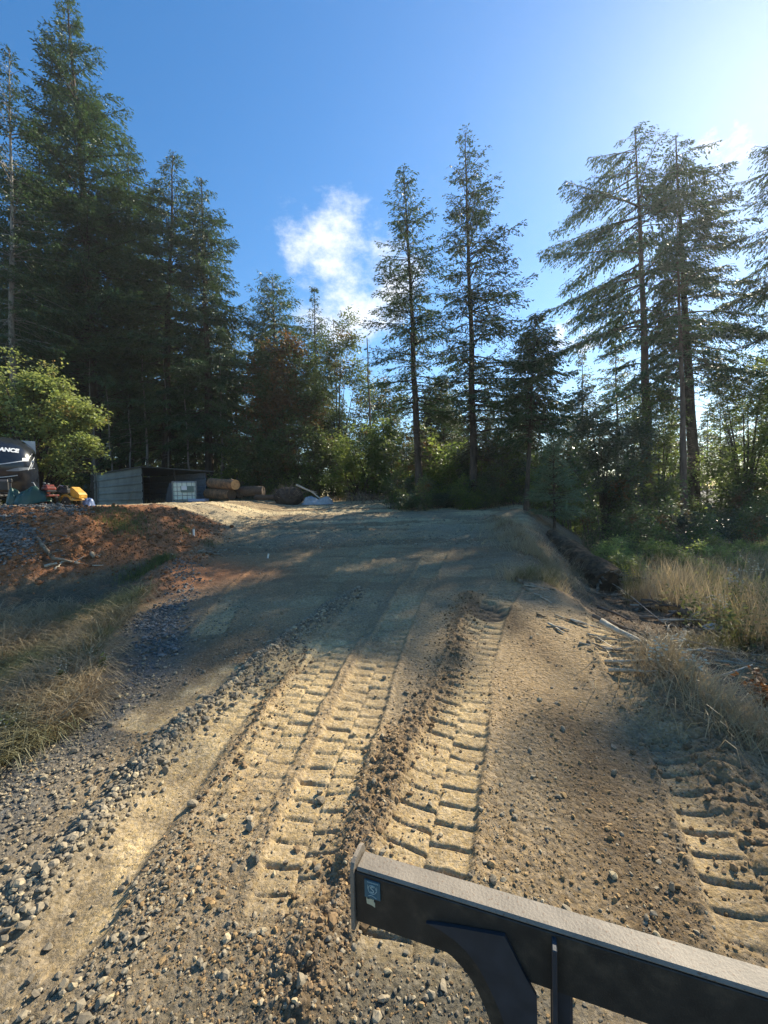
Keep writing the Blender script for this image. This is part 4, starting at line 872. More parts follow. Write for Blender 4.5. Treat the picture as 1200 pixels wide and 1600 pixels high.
z_ = fbm(P[:, 0] * .8, P[:, 1] * .8, 411, 3)
grass('matted_dry_grass', 'dead matted grass lying in the ditch at left', [blades(P, .38, .008, rg2, 1.1, .75)], M['matgrass'])
P = left_area(16000); P = P[fbm(P[:, 0] * 1.2, P[:, 1] * 1.2, 421, 3) > -.05]
grass('green_weeds', 'green weeds growing through the dead grass at left', [blades(P, .18, .007, rg2, 1.0, .3)], M['greengrass'])
q = [patch(ground_at(px, py), sx, sx, n_, rg2) for px, py, sx, n_ in ((250, 880, .13, 700), (215, 900, .2, 500), (195, 812, .35, 900), (190, 825, .2, 500), (330, 850, .12, 100), (290, 830, .1, 120))]
grass('grass_tuft', 'tufts of green grass at the foot of the red bank', [blades(np.concatenate(q), .14, .008, rg2, .5)], M['greengrass'])
def right_area(n, r0, r1, a0, a1, off=.6):
    P = polar(n, r0, r1, a0, a1, rg2); xe = np.interp(P[:, 1], _yy, XE); nn = fbm(P[:, 0] * .8, P[:, 1] * .8, 431, 3)
    return P[(P[:, 0] > xe + off + .8 * nn)]
P = right_area(74000, 6, 20, 18, 62, 2.7)
nn = fbm(P[:, 0] * .6, P[:, 1] * .6, 441, 3); P = P[nn > -.18]
grass('tall_dry_grass', 'tall dry grass and seed stalks on the low ground at right', [blades(P[::2], .78, .008, rg2, .5, .02), blades(P[1::2], .45, .009, rg2, 1.2, .2)], M['drygrass'])
P = right_area(20000, 3.2, 8, 30, 62, .85); P = P[fbm(P[:, 0] * 1.1, P[:, 1] * 1.1, 451, 3) > .06]
grass('pale_grass', 'pale bleached grass hanging over the shoulder at right', [blades(P, .24, .007, rg2, 1.2, .6)], M['drygrass'])
q = [patch(ground_at(px, py), sx, sx * .7, n_, rg2) for px, py, sx, n_ in ((790, 825, .5, 500), (815, 845, .45, 600), (835, 870, .4, 600), (850, 885, .3, 500), (845, 905, .22, 700), (800, 905, .12, 150), (870, 900, .25, 500), (905, 900, .3, 400), (960, 910, .35, 500), (1060, 1060, .22, 420), (1120, 1100, .35, 700), (1165, 1150, .25, 400), (1100, 1010, .25, 260))]
grass('dry_grass_clump', 'clumps of straw coloured grass at the shoulder of the track', [blades(np.concatenate(q), .36, .006, rg2, 1.2, .15)], M['drygrass'])
P = right_area(26000, 6, 22, 16, 62, 2.6); P = P[fbm(P[:, 0] * .8 + 4, P[:, 1] * .8, 461, 3) > .0]
v, q_ = leaves_np(np.concatenate([P, (TH(P[:, 0], P[:, 1]) + rg2.uniform(.02, .5, len(P)))[:, None]], 1), rg2.normal(size=(len(P), 3)) * (1, 1, .4) + (0, 0, .2), rg2.uniform(.05, .11, len(P)), rg2.uniform(.03, .06, len(P)), rg2)
tag(mesh('leafy_weeds', v, [q_], M['greengrass']), 'low leafy weeds and brambles between the dry stalks at right', kind='stuff')
P = right_area(6000, 12, 30, 14, 62, 2.5)
grass('woodland_grass', 'thin grass at the edge of the woods at right', [blades(P, .5, .012, rg2, .4)], M['greengrass'])
P = np.array([(x, y) for x, y in zip(rg2.uniform(-14, 8, 5000), rg2.uniform(23.5, 28, 5000))])
grass('verge_grass', 'rough grass along the back of the gravel lot', [blades(P, .35, .015, rg2, .5)], M['matgrass'])
# single plants
def weed(name, label, cat, p, h, nst, mat, head=None, hcol=None, seed=0, group=None, leafn=40, leafsz=.05, spread=.25):
    rng = np.random.default_rng(seed); t = thing(name, label, cat, (p[0], p[1], th(*p)), group=group)
    a = rng.uniform(0, 6.28, nst); e = np.stack([np.cos(a), np.sin(a)], 1) * (spread * h * rng.uniform(.2, 1, nst))[:, None]; hh = h * rng.uniform(.7, 1.1, nst)
    s = np.linspace(0, 1, 5); pp = np.stack([e[:, :1] * s ** 1.5, e[:, 1:] * s ** 1.5, hh[:, None] * s - .03], 2)
    v, q = tubes_np(pp, np.outer(np.full(nst, .0045), 1 - .5 * s), 4); mesh('stem', v, [q], M['drygrass'] if mat is not M['greengrass'] else mat, t)
    k = rng.integers(0, nst, leafn * nst // 4); u = rng.uniform(.15, .95, len(k)); P = np.stack([e[k, 0] * u ** 1.5, e[k, 1] * u ** 1.5, hh[k] * u], 1)
    v, q = leaves_np(P, rng.normal(size=(len(k), 3)) * (1, 1, .5), leafsz * rng.uniform(.6, 1.4, len(k)), leafsz * .45 * rng.uniform(.6, 1.4, len(k)), rng); mesh('leaves', v, [q], mat, t)
    if head:
        mb = MB()
        for i in range(nst):
            for j in range(6):
                r = head * rng.uniform(.5, 1.1); c = (e[i, 0] + rng.normal(0, .045), e[i, 1] + rng.normal(0, .045), hh[i] + rng.normal(0, .04))
                vv, ff = ico(0); mb.add([tuple(np.array(c) + p_ * r * (1, 1, .7)) for p_ in vv], [tuple(f_) for f_ in ff])
        mb.build('flower_head', M[hcol], t)
    return t
for i, (px, py, h, ns) in enumerate([(1030, 1075, .30, 5), (1055, 1050, .32, 4), (1085, 1085, .28, 4)]):
    weed('thistle', 'weed with white seed heads at the shoulder, beside the bleached grass', 'weed', ground_at(px, py), h, ns, M['drygrass'], .014, 'flower_white', 500 + i, 'white headed weeds at the shoulder')
for i, (px, py, h, ns) in enumerate([(1150, 960, .75, 9), (1175, 935, .8, 8), (1120, 990, .6, 6)]):
    weed('thistle', 'taller weed with white seed heads among the dry stalks near the right edge', 'weed', ground_at(px, py), h, ns, M['greengrass'], .016, 'flower_white', 520 + i, 'white headed weeds among the dry stalks')
weed('ragwort', 'yellow flowering weed beside the end of the fallen log', 'weed', ground_at(975, 925), .55, 8, M['greengrass'], .020, 'flower_yellow', 531, leafsz=.07)
weed('bracken', 'rust brown dry plant at the right edge of the picture', 'plant', ground_at(1205, 1130), .55, 26, M['bracken'], seed=540, leafn=90, leafsz=.06, spread=.6)
weed('bracken', 'orange red leaved shrub under the trees at the right edge', 'plant', (at(1180, 850, 15).x, 15), 1.1, 16, M['bracken'], seed=541, leafn=90, leafsz=.09, spread=.6)
weed('sapling', 'dark leafless sapling standing in the weeds right of the fallen log', 'sapling', ground_at(1020, 925), .95, 3, M['bracken'], seed=542, leafn=24, leafsz=.05, spread=.12)
for i, (px, py, h) in enumerate([(160, 1050, .2), (95, 1075, .2), (15, 1165, .2)]):
    weed('daisy_weed', 'small weed with white heads in the grass of the left ditch', 'weed', ground_at(px, py), h, 6, M['greengrass'], .006, 'flower_white', 550 + i, 'small white headed weeds in the left ditch')
# ------------------------------------------------------------------ dead wood on the ground
rr = random.Random(8)
def stick(pts2, rad, mat, label, group=None, name='branch', cat='branch', lift=.02, forks=0, pts3=None, z0=0.0):
    if pts3 is None:
        pts3 = [Vector((x, y, th(x, y) + lift + (z0 if i == len(pts2) - 1 else 0))) for i, (x, y) in enumerate(pts2)]
    P = []
    for i in range(len(pts3) - 1):
        for t in (0, .33, .66):
            p = pts3[i].lerp(pts3[i + 1], t); P.append(p + Vector([rr.gauss(0, rad * .35) for _ in range(3)]))
    P.append(pts3[-1]); n = len(P); mb = MB(); mb.tube(P, [rad * (1 - .65 * i / (n - 1)) for i in range(n)], 7, jit=.18, rng=rr)
    for k in range(forks):
        a = P[rr.randrange(1, n - 1)]; d = (pts3[-1] - pts3[0]).normalized(); d = (d + Vector([rr.gauss(0, .6), rr.gauss(0, .6), abs(rr.gauss(0, .4))])).normalized(); l_ = (pts3[-1] - pts3[0]).length * rr.uniform(.15, .4)
        mb.tube([a, a + d * l_ * .5 + Vector((0, 0, -.01)), a + d * l_], [rad * .5, rad * .35, rad * .15], 5)
    return tag(mb.build(name, M[mat], smooth=True), label, cat, group)
def G(*p): return [ground_at(*q) for q in p]
stick(G((55, 845), (85, 880), (122, 882)), .045, 'deadwood', 'forked dead branch lying on the face of the red bank', forks=4)
stick(G((70, 885), (100, 878), (125, 880)), .03, 'palewood', 'pale broken stick crossing the forked branch on the bank', forks=1)
stick(G((85, 893), (92, 886), (96, 882)), .02, 'palewood', 'short splinter below the forked branch on the bank')
stick(G((140, 870), (152, 872), (158, 874)), .05, 'deadwood', 'dark bark piece on the red bank', forks=2)
stick(G((145, 886), (162, 885)), .014, 'palewood', 'thin pale straw like stick on the red bank')
stick(G((312, 864), (330, 866), (348, 871)), .045, 'deadwood', 'dark broken branch lying on the earth beside the track', forks=2)
#stick(G((0, 985), (90, 975), (160, 985)), .012, 'palewood', 'long thin pale stem arching over the matted grass in the ditch', lift=.18)
#stick(G((20, 940), (70, 945), (130, 952)), .010, 'palewood', 'bent grey stem above the shaded grass in the ditch', lift=.2)
t = thing('survey_stake', 'small white wooden stake standing beside the gravel lot', 'stake', (*ground_at(303, 838), 0)); p = ground_at(303, 838); t.location = (p[0], p[1], th(*p))
mb = MB(); mb.box((0, 0, .07), (.045, .03, .2), bev=.004); mb.build('stake_body', mat_basic('stake_paint', (.75, .72, .65), .7), t)
mb = MB(); mb.box((0, 0, .175), (.05, .034, .012), bev=.002); mb.build('stake_top', M['palewood'], t)
t = thing('survey_stake', 'short white peg in the track, right of the shaded earth', 'stake', (0, 0, 0)); p = ground_at(419, 872); t.location = (p[0], p[1], th(*p))
mb = MB(); mb.box((0, 0, .04), (.035, .02, .12), bev=.004, rot=(0, .2, 0)); mb.build('stake_body', mat_basic('peg_paint', (.70, .66, .58), .7), t)
mb = MB(); mb.box((.012, 0, .10), (.038, .024, .01), bev=.002, rot=(0, .2, 0)); mb.build('stake_top', M['palewood'], t)
# fallen log at right: dirty bark, roots at the near end
a = Vector(at(862, 838, 12.2)); b = Vector(at(950, 868, 9.6)); a.z = th(a.x, a.y) + .10; b.z = th(b.x, b.y) + .22
t = thing('fallen_log', 'thick earth covered fallen log lying beyond the shoulder at right', 'log', tuple(a)); mb = MB(); K = 16
_s = np.linspace(0, 1, 60)[:, None]; _a = (np.arange(26) * 2 * math.pi / 26)[None]
_r = (.22 + .13 * _s) * (1 + .38 * fbm(np.cos(_a) * 1.3 + _s * 9, np.sin(_a) * 1.3 + _s * 3, 77, 4)); dd_ = b - a; dn = dd_.normalized(); sv = dn.cross(Vector((0, 0, 1))).normalized(); uv = sv.cross(dn)
_V = np.array(dd_)[None, None] * _s[..., None] + np.array(sv)[None, None] * (_r * np.cos(_a))[..., None] + np.array(uv)[None, None] * (_r * np.sin(_a))[..., None]
_i = np.arange(59)[:, None] * 26; _j = np.arange(26)[None]; _Q = np.stack([_i + _j, _i + (_j + 1) % 26, _i + 26 + (_j + 1) % 26, _i + 26 + _j], -1).reshape(-1, 4)
mesh('log_bark', _V.reshape(-1, 3), [_Q, list(range(26))[::-1], list(range(59 * 26, 60 * 26))], mat_basic('earthy_bark', (.085, .058, .038), 1, col2=(.17, .11, .065), lo=.45, hi=.6, nscale=6, bump=1, bscale=14, spec=.05), t)
mb = MB()
for k in range(16):
    a0 = k * 2 * math.pi / 16; d = (b - a).normalized(); u = Vector((0, 0, 1)); s_ = d.cross(u); r = .33
    c = (b - a) + (s_ * math.cos(a0) + u * math.sin(a0)) * r * .8; e = c + d * rr.uniform(.1, .5) + (s_ * math.cos(a0) + u * math.sin(a0)) * rr.uniform(.05, .35)
    mb.tube([c, c.lerp(e, .5) + Vector((0, 0, -.03)), e], [.035, .025, .008], 6)
mb.build('root', M['deadwood'], t, smooth=True)
d0 = b - a
stick(None, .03, 'deadwood', 'long root stretching right from the end of the fallen log', pts3=[b + Vector((.2, -.1, .1)), b + Vector((.9, -.1, .12)), b + Vector((1.5, -.35, -.05))], name='branch', forks=2)
# slash pile at right
labs = 'stick in the heap of slash beyond the right shoulder'
for i in range(34):
    px, py = rr.uniform(915, 1060), rr.uniform(905, 990); x, y = ground_at(px, py); a0 = rr.uniform(-.9, .6); l_ = rr.uniform(.35, 1.3)
    z0_ = th(x, y) + rr.uniform(.02, .16); z1_ = th(x + math.cos(a0) * l_, y + math.sin(a0) * l_) + rr.uniform(.0, .16)
    stick(None, rr.uniform(.014, .038), rr.choice(['deadwood', 'deadwood', 'palewood', 'twig']), labs, 'sticks heaped as slash beyond the right shoulder', pts3=[Vector((x, y, z0_)), Vector((x + math.cos(a0) * l_ * .5, y + math.sin(a0) * l_ * .5, (z0_ + z1_) / 2 + .03)), Vector((x + math.cos(a0) * l_, y + math.sin(a0) * l_, z1_))], forks=rr.choice([0, 1, 2]))
for i in range(18):
    px, py = rr.uniform(1030, 1200), rr.uniform(960, 1050); x, y = ground_at(px, py); a0 = rr.uniform(-1.2, .9); l_ = rr.uniform(.2, .7)
    stick([(x, y), (x + math.cos(a0) * l_ * .5, y + math.sin(a0) * l_ * .5), (x + math.cos(a0) * l_, y + math.sin(a0) * l_)], rr.uniform(.008, .022), rr.choice(['deadwood', 'palewood']), 'stick in the shaded hollow by the old stump at right', 'sticks in the hollow by the old stump', lift=rr.uniform(.02, .12), forks=1)
stick(G((925, 905), (970, 930), (1035, 985)), .016, 'palewood', 'longest pale stem slanting down across the slash heap', lift=.14)
stick(G((1060, 1010), (1080, 975)), .05, 'palewood', 'bleached split log piece leaning in the hollow at right', lift=.05)
stick(G((1065, 968), (1100, 978)), .10, 'deadwood', 'old broken stump piece at the foot of the tall grass at right', 'weathered stumps', name='stump', cat='stump', lift=.12, forks=3)
for i in range(26):
    px = rr.uniform(790, 960); py = 905 + (px - 790) * .78 + rr.uniform(-18, 24); x, y = ground_at(px, py); a0 = rr.gauss(-.9, .35); l_ = rr.uniform(.12, .5)
    stick([(x, y), (x + math.cos(a0) * l_, y + math.sin(a0) * l_)], rr.uniform(.006, .018), rr.choice(['deadwood', 'palewood']), 'small stick lying on the shoulder of the track at right', 'small sticks along the right shoulder', lift=.015)
stick(G((805, 905), (830, 918), (868, 925)), .035, 'deadwood', 'dark branch at the top of the right shoulder, first of the sticks', forks=2)
mt_pl = mat_basic('pale_plastic', (.55, .57, .55), .5)
def sheet(name, label, cat, c, sx, sy, h, mat, seed, nx=22, ny=16, lump=None, thick=.0):
    """crumpled sheet draped over lumps, set on the ground"""
    rng = np.random.default_rng(seed); X, Y = np.meshgrid(np.linspace(-1, 1, nx), np.linspace(-1, 1, ny), indexing='ij'); ox = rng.uniform(0, 50)
    Z = h * np.clip(1 - (np.abs(X) ** 2.2 + np.abs(Y) ** 2.2), 0, 1) ** .6 * (.7 + .6 * (fbm(X * 1.6 + ox, Y * 1.6, seed, 3) + .3)) + .09 * h * fbm(X * 6 + ox, Y * 3, seed + 3, 3) + .01
    wx = X * sx / 2 * (1 + .12 * fbm(X * 2, Y * 2 + ox, seed + 5, 2)) + .04 * sx * fbm(Y * 4, X * 0 + ox, seed + 8, 2); wy = Y * sy / 2 * (1 + .12 * fbm(X * 2 + ox, Y * 2, seed + 6, 2))
    V = np.stack([wx.ravel(), wy.ravel(), np.maximum(Z, .01).ravel()], 1); Vb = V - (0, 0, .004); i = np.arange(nx - 1)[:, None] * ny + np.arange(ny - 1)[None]; Q = np.stack([i, i + ny, i + ny + 1, i + 1], -1).reshape(-1, 4)
    return V, Q
p = ground_at(1115, 985); v, q = sheet('', '', '', None, .32, .2, .07, None, 4)
o = mesh('plastic_scrap', v, [q], mt_pl, loc=(p[0], p[1], th(*p) + .04), smooth=True); tag(o, 'pale plastic scrap lying in the hollow at right', 'scrap')
# ------------------------------------------------------------------ gravel lot: camper, machines, shed, tote, logs
BLK = mat_basic('gloss_black_gelcoat', (.012, .015, .022), .22, spec=.6); BLKM = mat_basic('black_steel', (.02, .02, .022), .5); WHT = mat_basic('white_vinyl', (.75, .75, .75), .45)
GRYV = mat_basic('grey_vinyl', (.20, .22, .25), .35); RUB = mat_basic('tyre_rubber', (.025, .024, .023), .85, var=.2); RIM = mat_basic('rim_paint', (.45, .44, .40), .4, metal=.3)
TRW = mat_basic('camper_siding', (.55, .55, .53), .35)
def wheel(parent, c, r, w_, rimmat=None):
    o = bpy.data.objects.new('wheel', None); COL.objects.link(o); o.parent = parent; o.location = c; T = Matrix.Rotation(R(90), 4, 'Y')
    mb = MB(); pr = [(r * .62, -w_ / 2), (r * .86, -w_ / 2), (r * .97, -w_ * .36), (r, -w_ * .15), (r, w_ * .15), (r * .97, w_ * .36), (r * .86, w_ / 2), (r * .62, w_ / 2)]
    mb.lathe(pr, 24, T)
    for k in range(18):
        a = k * 2 * math.pi / 18; mb.box((0, math.cos(a) * r * 1.0, math.sin(a) * r * 1.0), (w_ * .8, r * .07, r * .07), rot=(a, 0, .4 if k % 2 else -.4))
    mb.build('tyre', RUB, o, smooth=False)
    mb = MB(); mb.lathe([(r * .3, -w_ * .32), (r * .60, -w_ * .40), (r * .63, -w_ * .51), (r * .63, w_ * .51), (r * .60, w_ * .40), (r * .3, w_ * .32)], 20, T); mb.lathe([(r * .14, -w_ * .56), (r * .16, 0), (r * .14, w_ * .56)], 12, T)
    mb.build('rim', rimmat or RIM, o); return o
# camper: front cap toward the camera
cx = at(8, 770, 16.6); dirx = math.atan2(-cx.x, cx.y)      # yaw so the axis runs away from the viewer
yaw = math.atan2(cx.y, cx.x) - math.pi / 2
cp = (cx.x - .25, 16.6, th(cx.x, 16.6))
t = thing('travel_trailer', 'black fronted travel trailer with white lettering parked at the left edge', 'camper', cp, yaw)
W = 1.28; Hc = at(5, 679, 16.6).z - cp[2]; nu, nv = 29, 25; V = []
for j in range(nv):
    v = j / (nv - 1); zz = .62 + (Hc - .62) * v
    for i in range(nu):
        u = -1 + 2 * i / (nu - 1); au = abs(u)
        drop = .34 * au ** 3.2 * v ** 3
        side = W * (1 - .05 * v ** 2 - .05 * v ** 6)
        bulge = -.62 * math.sin(math.pi * min(1, .18 + .62 * v)) + .25
        yb = bulge + .75 * v ** 5 + .62 * au ** 5
        V.append((u * side, yb, zz - drop))
Q = [(j * nu + i, j * nu + i + 1, (j + 1) * nu + i + 1, (j + 1) * nu + i) for j in range(nv - 1) for i in range(nu - 1)]
# close it back to the body
nb0 = len(V); 
for j in range(nv):
    for i in (0, nu - 1):
        v_ = V[j * nu + i]; V.append((v_[0], 1.15, v_[2]))
for j in range(nv - 1):
    Q.append((j * nu, (j + 1) * nu, nb0 + 2 * (j + 1), nb0 + 2 * j)); Q.append((j * nu + nu - 1, nb0 + 2 * j + 1, nb0 + 2 * (j + 1) + 1, (j + 1) * nu + nu - 1))
capV = V; mesh('front_cap', V, [list(q) for q in Q], BLK, t, smooth=True)
mb = MB(); mb.prism([(1.10, .62), (7.4, .62), (7.4, Hc - .32), (7.0, Hc - .12), (1.10, Hc - .05)], 2 * W - .06, Matrix.Rotation(R(90), 4, 'Z')); mb.build('body', TRW, t)
mb = MB(); mb.box((0, .55, .57), (2.44, 1.6, .16), bev=.02); mb.box((0, 4.2, .5), (2.2, 6.2, .12)); mb.build('chassis', BLKM, t)
def cap_pt(u, v, off=.012):
    i = (u + 1) / 2 * (nu - 1); j = v * (nv - 1); i0 = min(int(i), nu - 2); j0 = min(int(j), nv - 2); fi, fj = i - i0, j - j0; g = lambda a, b: Vector(capV[b * nu + a])
    p = g(i0, j0).lerp(g(i0 + 1, j0), fi).lerp(g(i0, j0 + 1).lerp(g(i0 + 1, j0 + 1), fi), fj); n_ = (g(i0 + 1, j0) - g(i0, j0)).cross(g(i0, j0 + 1) - g(i0, j0)).normalized()
    return p + n_ * off, n_
def strip(pts, wid, mat, name, off=.01):
    V = []; Fs = []; n = len(pts); ww = wid if hasattr(wid, '__len__') else [wid] * n
    for (u, v), w_ in zip(pts, ww): V += [cap_pt(u, v + w_ / 2, off)[0], cap_pt(u, v - w_ / 2, off)[0]]
    Fs = [(2 * i, 2 * i + 1, 2 * i + 3, 2 * i + 2) for i in range(n - 1)]; return mesh(name, [tuple(q) for q in V], [list(f) for f in Fs], mat, t)
us = np.linspace(-.9, .66, 16)
strip([(u, .44 + .13 * ((u + .9) / 1.56) ** 2) for u in us], .013, WHT, 'decal_stripe')
us = np.linspace(-.9, .46, 14); strip([(u, .25 + .05 * ((u + .9) / 1.3) ** 3) for u in us], .011, WHT, 'decal_stripe')
strip([(u, .40 + .27 * (u - .72) / .2) for u in np.linspace(.72, .93, 7)], .016, WHT, 'decal_stripe')
strip([(u, .55 + .22 * (u - .7) / .2) for u in np.linspace(.72, .88, 6)], .012, WHT, 'decal_stripe')
strip([(.80, .50), (.85, .54), (.90, .60)], [.10, .13, .05], GRYV, 'marker_panel', .006)
strip([(u, .36 + .10 * u) for u in np.linspace(.2, .9, 8)], [.01, .03, .05, .06, .05, .04, .03, .01], GRYV, 'decal_swoosh', .006)
strip([(.60, .585), (.75, .60)], .06, WHT, 'white_badge', .014)
tx = bpy.data.curves.new('lettering', 'FONT'); tx.body = 'ANCE'; tx.size = .225; tx.shear = .25; tx.extrude = .004; tx.align_x = 'RIGHT'; tx.offset = .012
to = bpy.data.objects.new('tmp', tx); COL.objects.link(to); bpy.context.view_layer.update()
me = bpy.data.meshes.new_from_object(to.evaluated_get(bpy.context.evaluated_depsgraph_get())); bpy.data.objects.remove(to)
co = np.array([v.co[:] for v in me.vertices]); ext = co[:, 2].copy(); x1, x0 = co[:, 0].max(), co[:, 0].min()
for k, v in enumerate(me.vertices):
    u = .56 + (co[k, 0] - x1) * 1.0 / W; vv = .775 + (co[k, 1] - .13) / (Hc - .6) - .02 * (u + .1)
    v.co = cap_pt(u, vv, .014 + ext[k])[0]
me.materials.clear(); me.materials.append(WHT); lo = bpy.data.objects.new('lettering', me); COL.objects.link(lo); lo.parent = t
mb = MB(); mb.tube([(-.75, .1, .55), (0, -1.25, .50)], .05, 8); mb.tube([(.75, .1, .55), (0, -1.25, .50)], .05, 8); mb.box((0, -1.32, .52), (.12, .25, .1), bev=.02); mb.build('tongue', BLKM, t)
mb = MB(); mb.tube([(.35, -1.05, .0), (.35, -1.05, 1.05)], .04, 10); mb.box((.35, -1.05, 1.08), (.13, .13, .16), bev=.03); mb.tube([(.35, -1.05, 0), (.35, -1.05, .03)], .12, 10); mb.build('tongue_jack', BLKM, t)
mb = MB(); mb.lathe([(.02, .26), (.10, .24), (.16, .03), (.17, 0)], 4, Matrix.Translation((.35, -1.05, 0))); mb.build('jack_stand', RIM, t)
mb = MB(); mb.box((0, -.62, .90), (.72, .42, .5), bev=.09); mb.build('propane_cover', mat_basic('black_plastic', (.03, .03, .032), .45), t)
for s_ in (-1, 1): wheel(t, (s_ * 1.12, 4.0, .34), .34, .2); wheel(t, (s_ * 1.12, 4.85, .34), .34, .2)
mb = MB(); mb.box((W - .02, 3.0, 2.1), (.03, 1.0, .6), bev=.01); mb.build('window', BLK, t)
mb = MB(); mb.box((W - .02, 1.9, 1.6), (.03, .7, 1.9), bev=.01); mb.build('door', TRW, t)
# tarp covered heap
TARP = mat_basic('green_tarp', (.015, .05, .035), .42, var=.25, vscale=3)
p = at(50, 768, 15.4); t = thing('tarp_heap', 'dark green tarpaulin draped over a heap in front of the camper', 'tarp', (p.x, 15.4, th(p.x, 15.4)), .2); t.scale = (.85, .85, .85)
v, q = sheet('', '', '', None, 1.55, 1.0, .80, None, 12, 36, 26); v[:, 2] += .12 * (v[:, 0] / .7); v[:, 2] = np.maximum(v[:, 2], .02); mesh('tarpaulin', v, [q], TARP, t, smooth=True)
v, q = sheet('', '', '', None, .7, .55, .70, None, 15, 26, 20); v[:, 0] -= .62; mesh('tarp_fold', v, [q], TARP, t, smooth=True)
mb = MB()
for k in range(5): mb.tube([(-.5 + .25 * k, -.45, .04), (-.4 + .25 * k, .4, .12 + .03 * k)], .03, 6)
mb.build('covered_frame', BLKM, t)
REDM = mat_basic('faded_red_paint', (.22, .045, .03), .5, col2=(.10, .05, .035), lo=.5, hi=.6); YEL = mat_basic('mower_yellow', (.45, .23, .02), .5, var=.3); TANP = mat_basic('dusty_yellow_deck', (.45, .30, .10), .6)
# red machine
p = at(74, 768, 15.6); t = thing('garden_tractor', 'old red garden machine with one pale wheel beside the green tarpaulin', 'garden machine', (p.x, 15.6, th(p.x, 15.6)), -.5)
mb = MB(); mb.box((0, 0, .34), (1.0, .34, .07), bev=.02); mb.box((-.25, 0, .44), (.36, .3, .16), bev=.04); mb.tube([(.1, -.1, .38), (.35, -.2, .02)], .022, 6); mb.tube([(-.45, .1, .35), (-.5, .1, .05)], .025, 6); mb.build('frame', REDM, t)
mb = MB(); mb.box((.12, 0, .60), (.42, .34, .16), bev=.05); mb.box((.1, 0, .71), (.3, .28, .07), bev=.03); mb.build('engine_cover', REDM, t)
mb = MB(); mb.box((.2, 0, .5), (.3, .3, .08), bev=.02); mb.lathe([(.09, 0), (.1, .03), (.09, .06)], 14, Matrix.Translation((-.02, 0, .74))); mb.build('engine', BLKM, t)
mb = MB(); mb.tube([(-.3, -.15, .5), (-.6, -.18, .85), (-.72, -.18, .86)], .014, 6); mb.tube([(-.3, .15, .5), (-.6, .18, .85), (-.72, .18, .86)], .014, 6); mb.build('handle', RIM, t)
wheel(t, (-.05, -.24, .19), .19, .11).rotation_euler = (0, 0, R(90)); wheel(t, (-.05, .24, .19), .19, .11).rotation_euler = (0, 0, R(90))
# yellow riding mower, seen from its side, rear to the left... hood to the right
p = at(107, 768, 16.2); t = thing('riding_mower', 'yellow riding mower with a black engine parked beside the camper', 'lawn mower', (p.x, 16.2, th(p.x, 16.2)), -.12); t.scale = (.86,) * 3
mb = MB(); mb.prism([(-.62, .36), (.45, .36), (.55, .28), (.5, .24), (-.55, .26)], .56); mb.box((-.1, 0, .42), (1.0, .62, .04), bev=.015); mb.build('deck', TANP, t)
mb = MB(); mb.prism([(.30, .42), (.72, .34), (.74, .5), (.66, .60), (.36, .86), (.28, .80)], .42); mb.box((.72, 0, .44), (.03, .3, .12), bev=.01); mb.build('hood', YEL, t)
mb = MB()
for s_ in (-1, 1):
    mb.tube([(.10 + .24 * math.cos(a), s_ * .27, .26 + .24 * math.sin(a)) for a in np.linspace(.1, 3.0, 10)], .045, 6)
mb.build('fender', YEL, t)
mb = MB(); mb.box((-.12, 0, .68), (.42, .38, .24), bev=.05); mb.lathe([(.13, 0), (.15, .05), (.13, .12), (.05, .16)], 16, Matrix.Translation((-.2, 0, .80))); mb.box((.03, -.14, .84), (.12, .1, .14), bev=.03); mb.tube([(-.34, -.1, .62), (-.42, -.16, .74), (-.3, -.2, .8)], .03, 8); mb.build('engine', BLKM, t)
mb = MB(); mb.lathe([(.10, 0), (.11, .015), (.06, .03)], 16, Matrix.Translation((.0, -.1, .93))); mb.tube([(-.33, -.2, .84), (-.2, -.22, .95), (-.05, -.2, .90)], .018, 8); mb.build('chrome_trim', mat_basic('chrome', (.6, .6, .6), .2, metal=1), t)
for s_ in (-1, 1): wheel(t, (.16, s_ * .30, .20), .20, .14).rotation_euler = (0, 0, R(90)); wheel(t, (-.52, s_ * .26, .14), .14, .1).rotation_euler = (0, 0, R(90))
BLU = mat_basic('blue_tarp', (.07, .12, .26), .5); p = at(133, 768, 16.8); v, q = sheet('', '', '', None, .62, .5, .42, None, 9); o = mesh('blue_cover', v, [q], BLU, loc=(p.x, 16.8, th(p.x, 16.8)), smooth=True); tag(o, 'small blue tarpaulin over something right of the yellow mower', 'tarp')
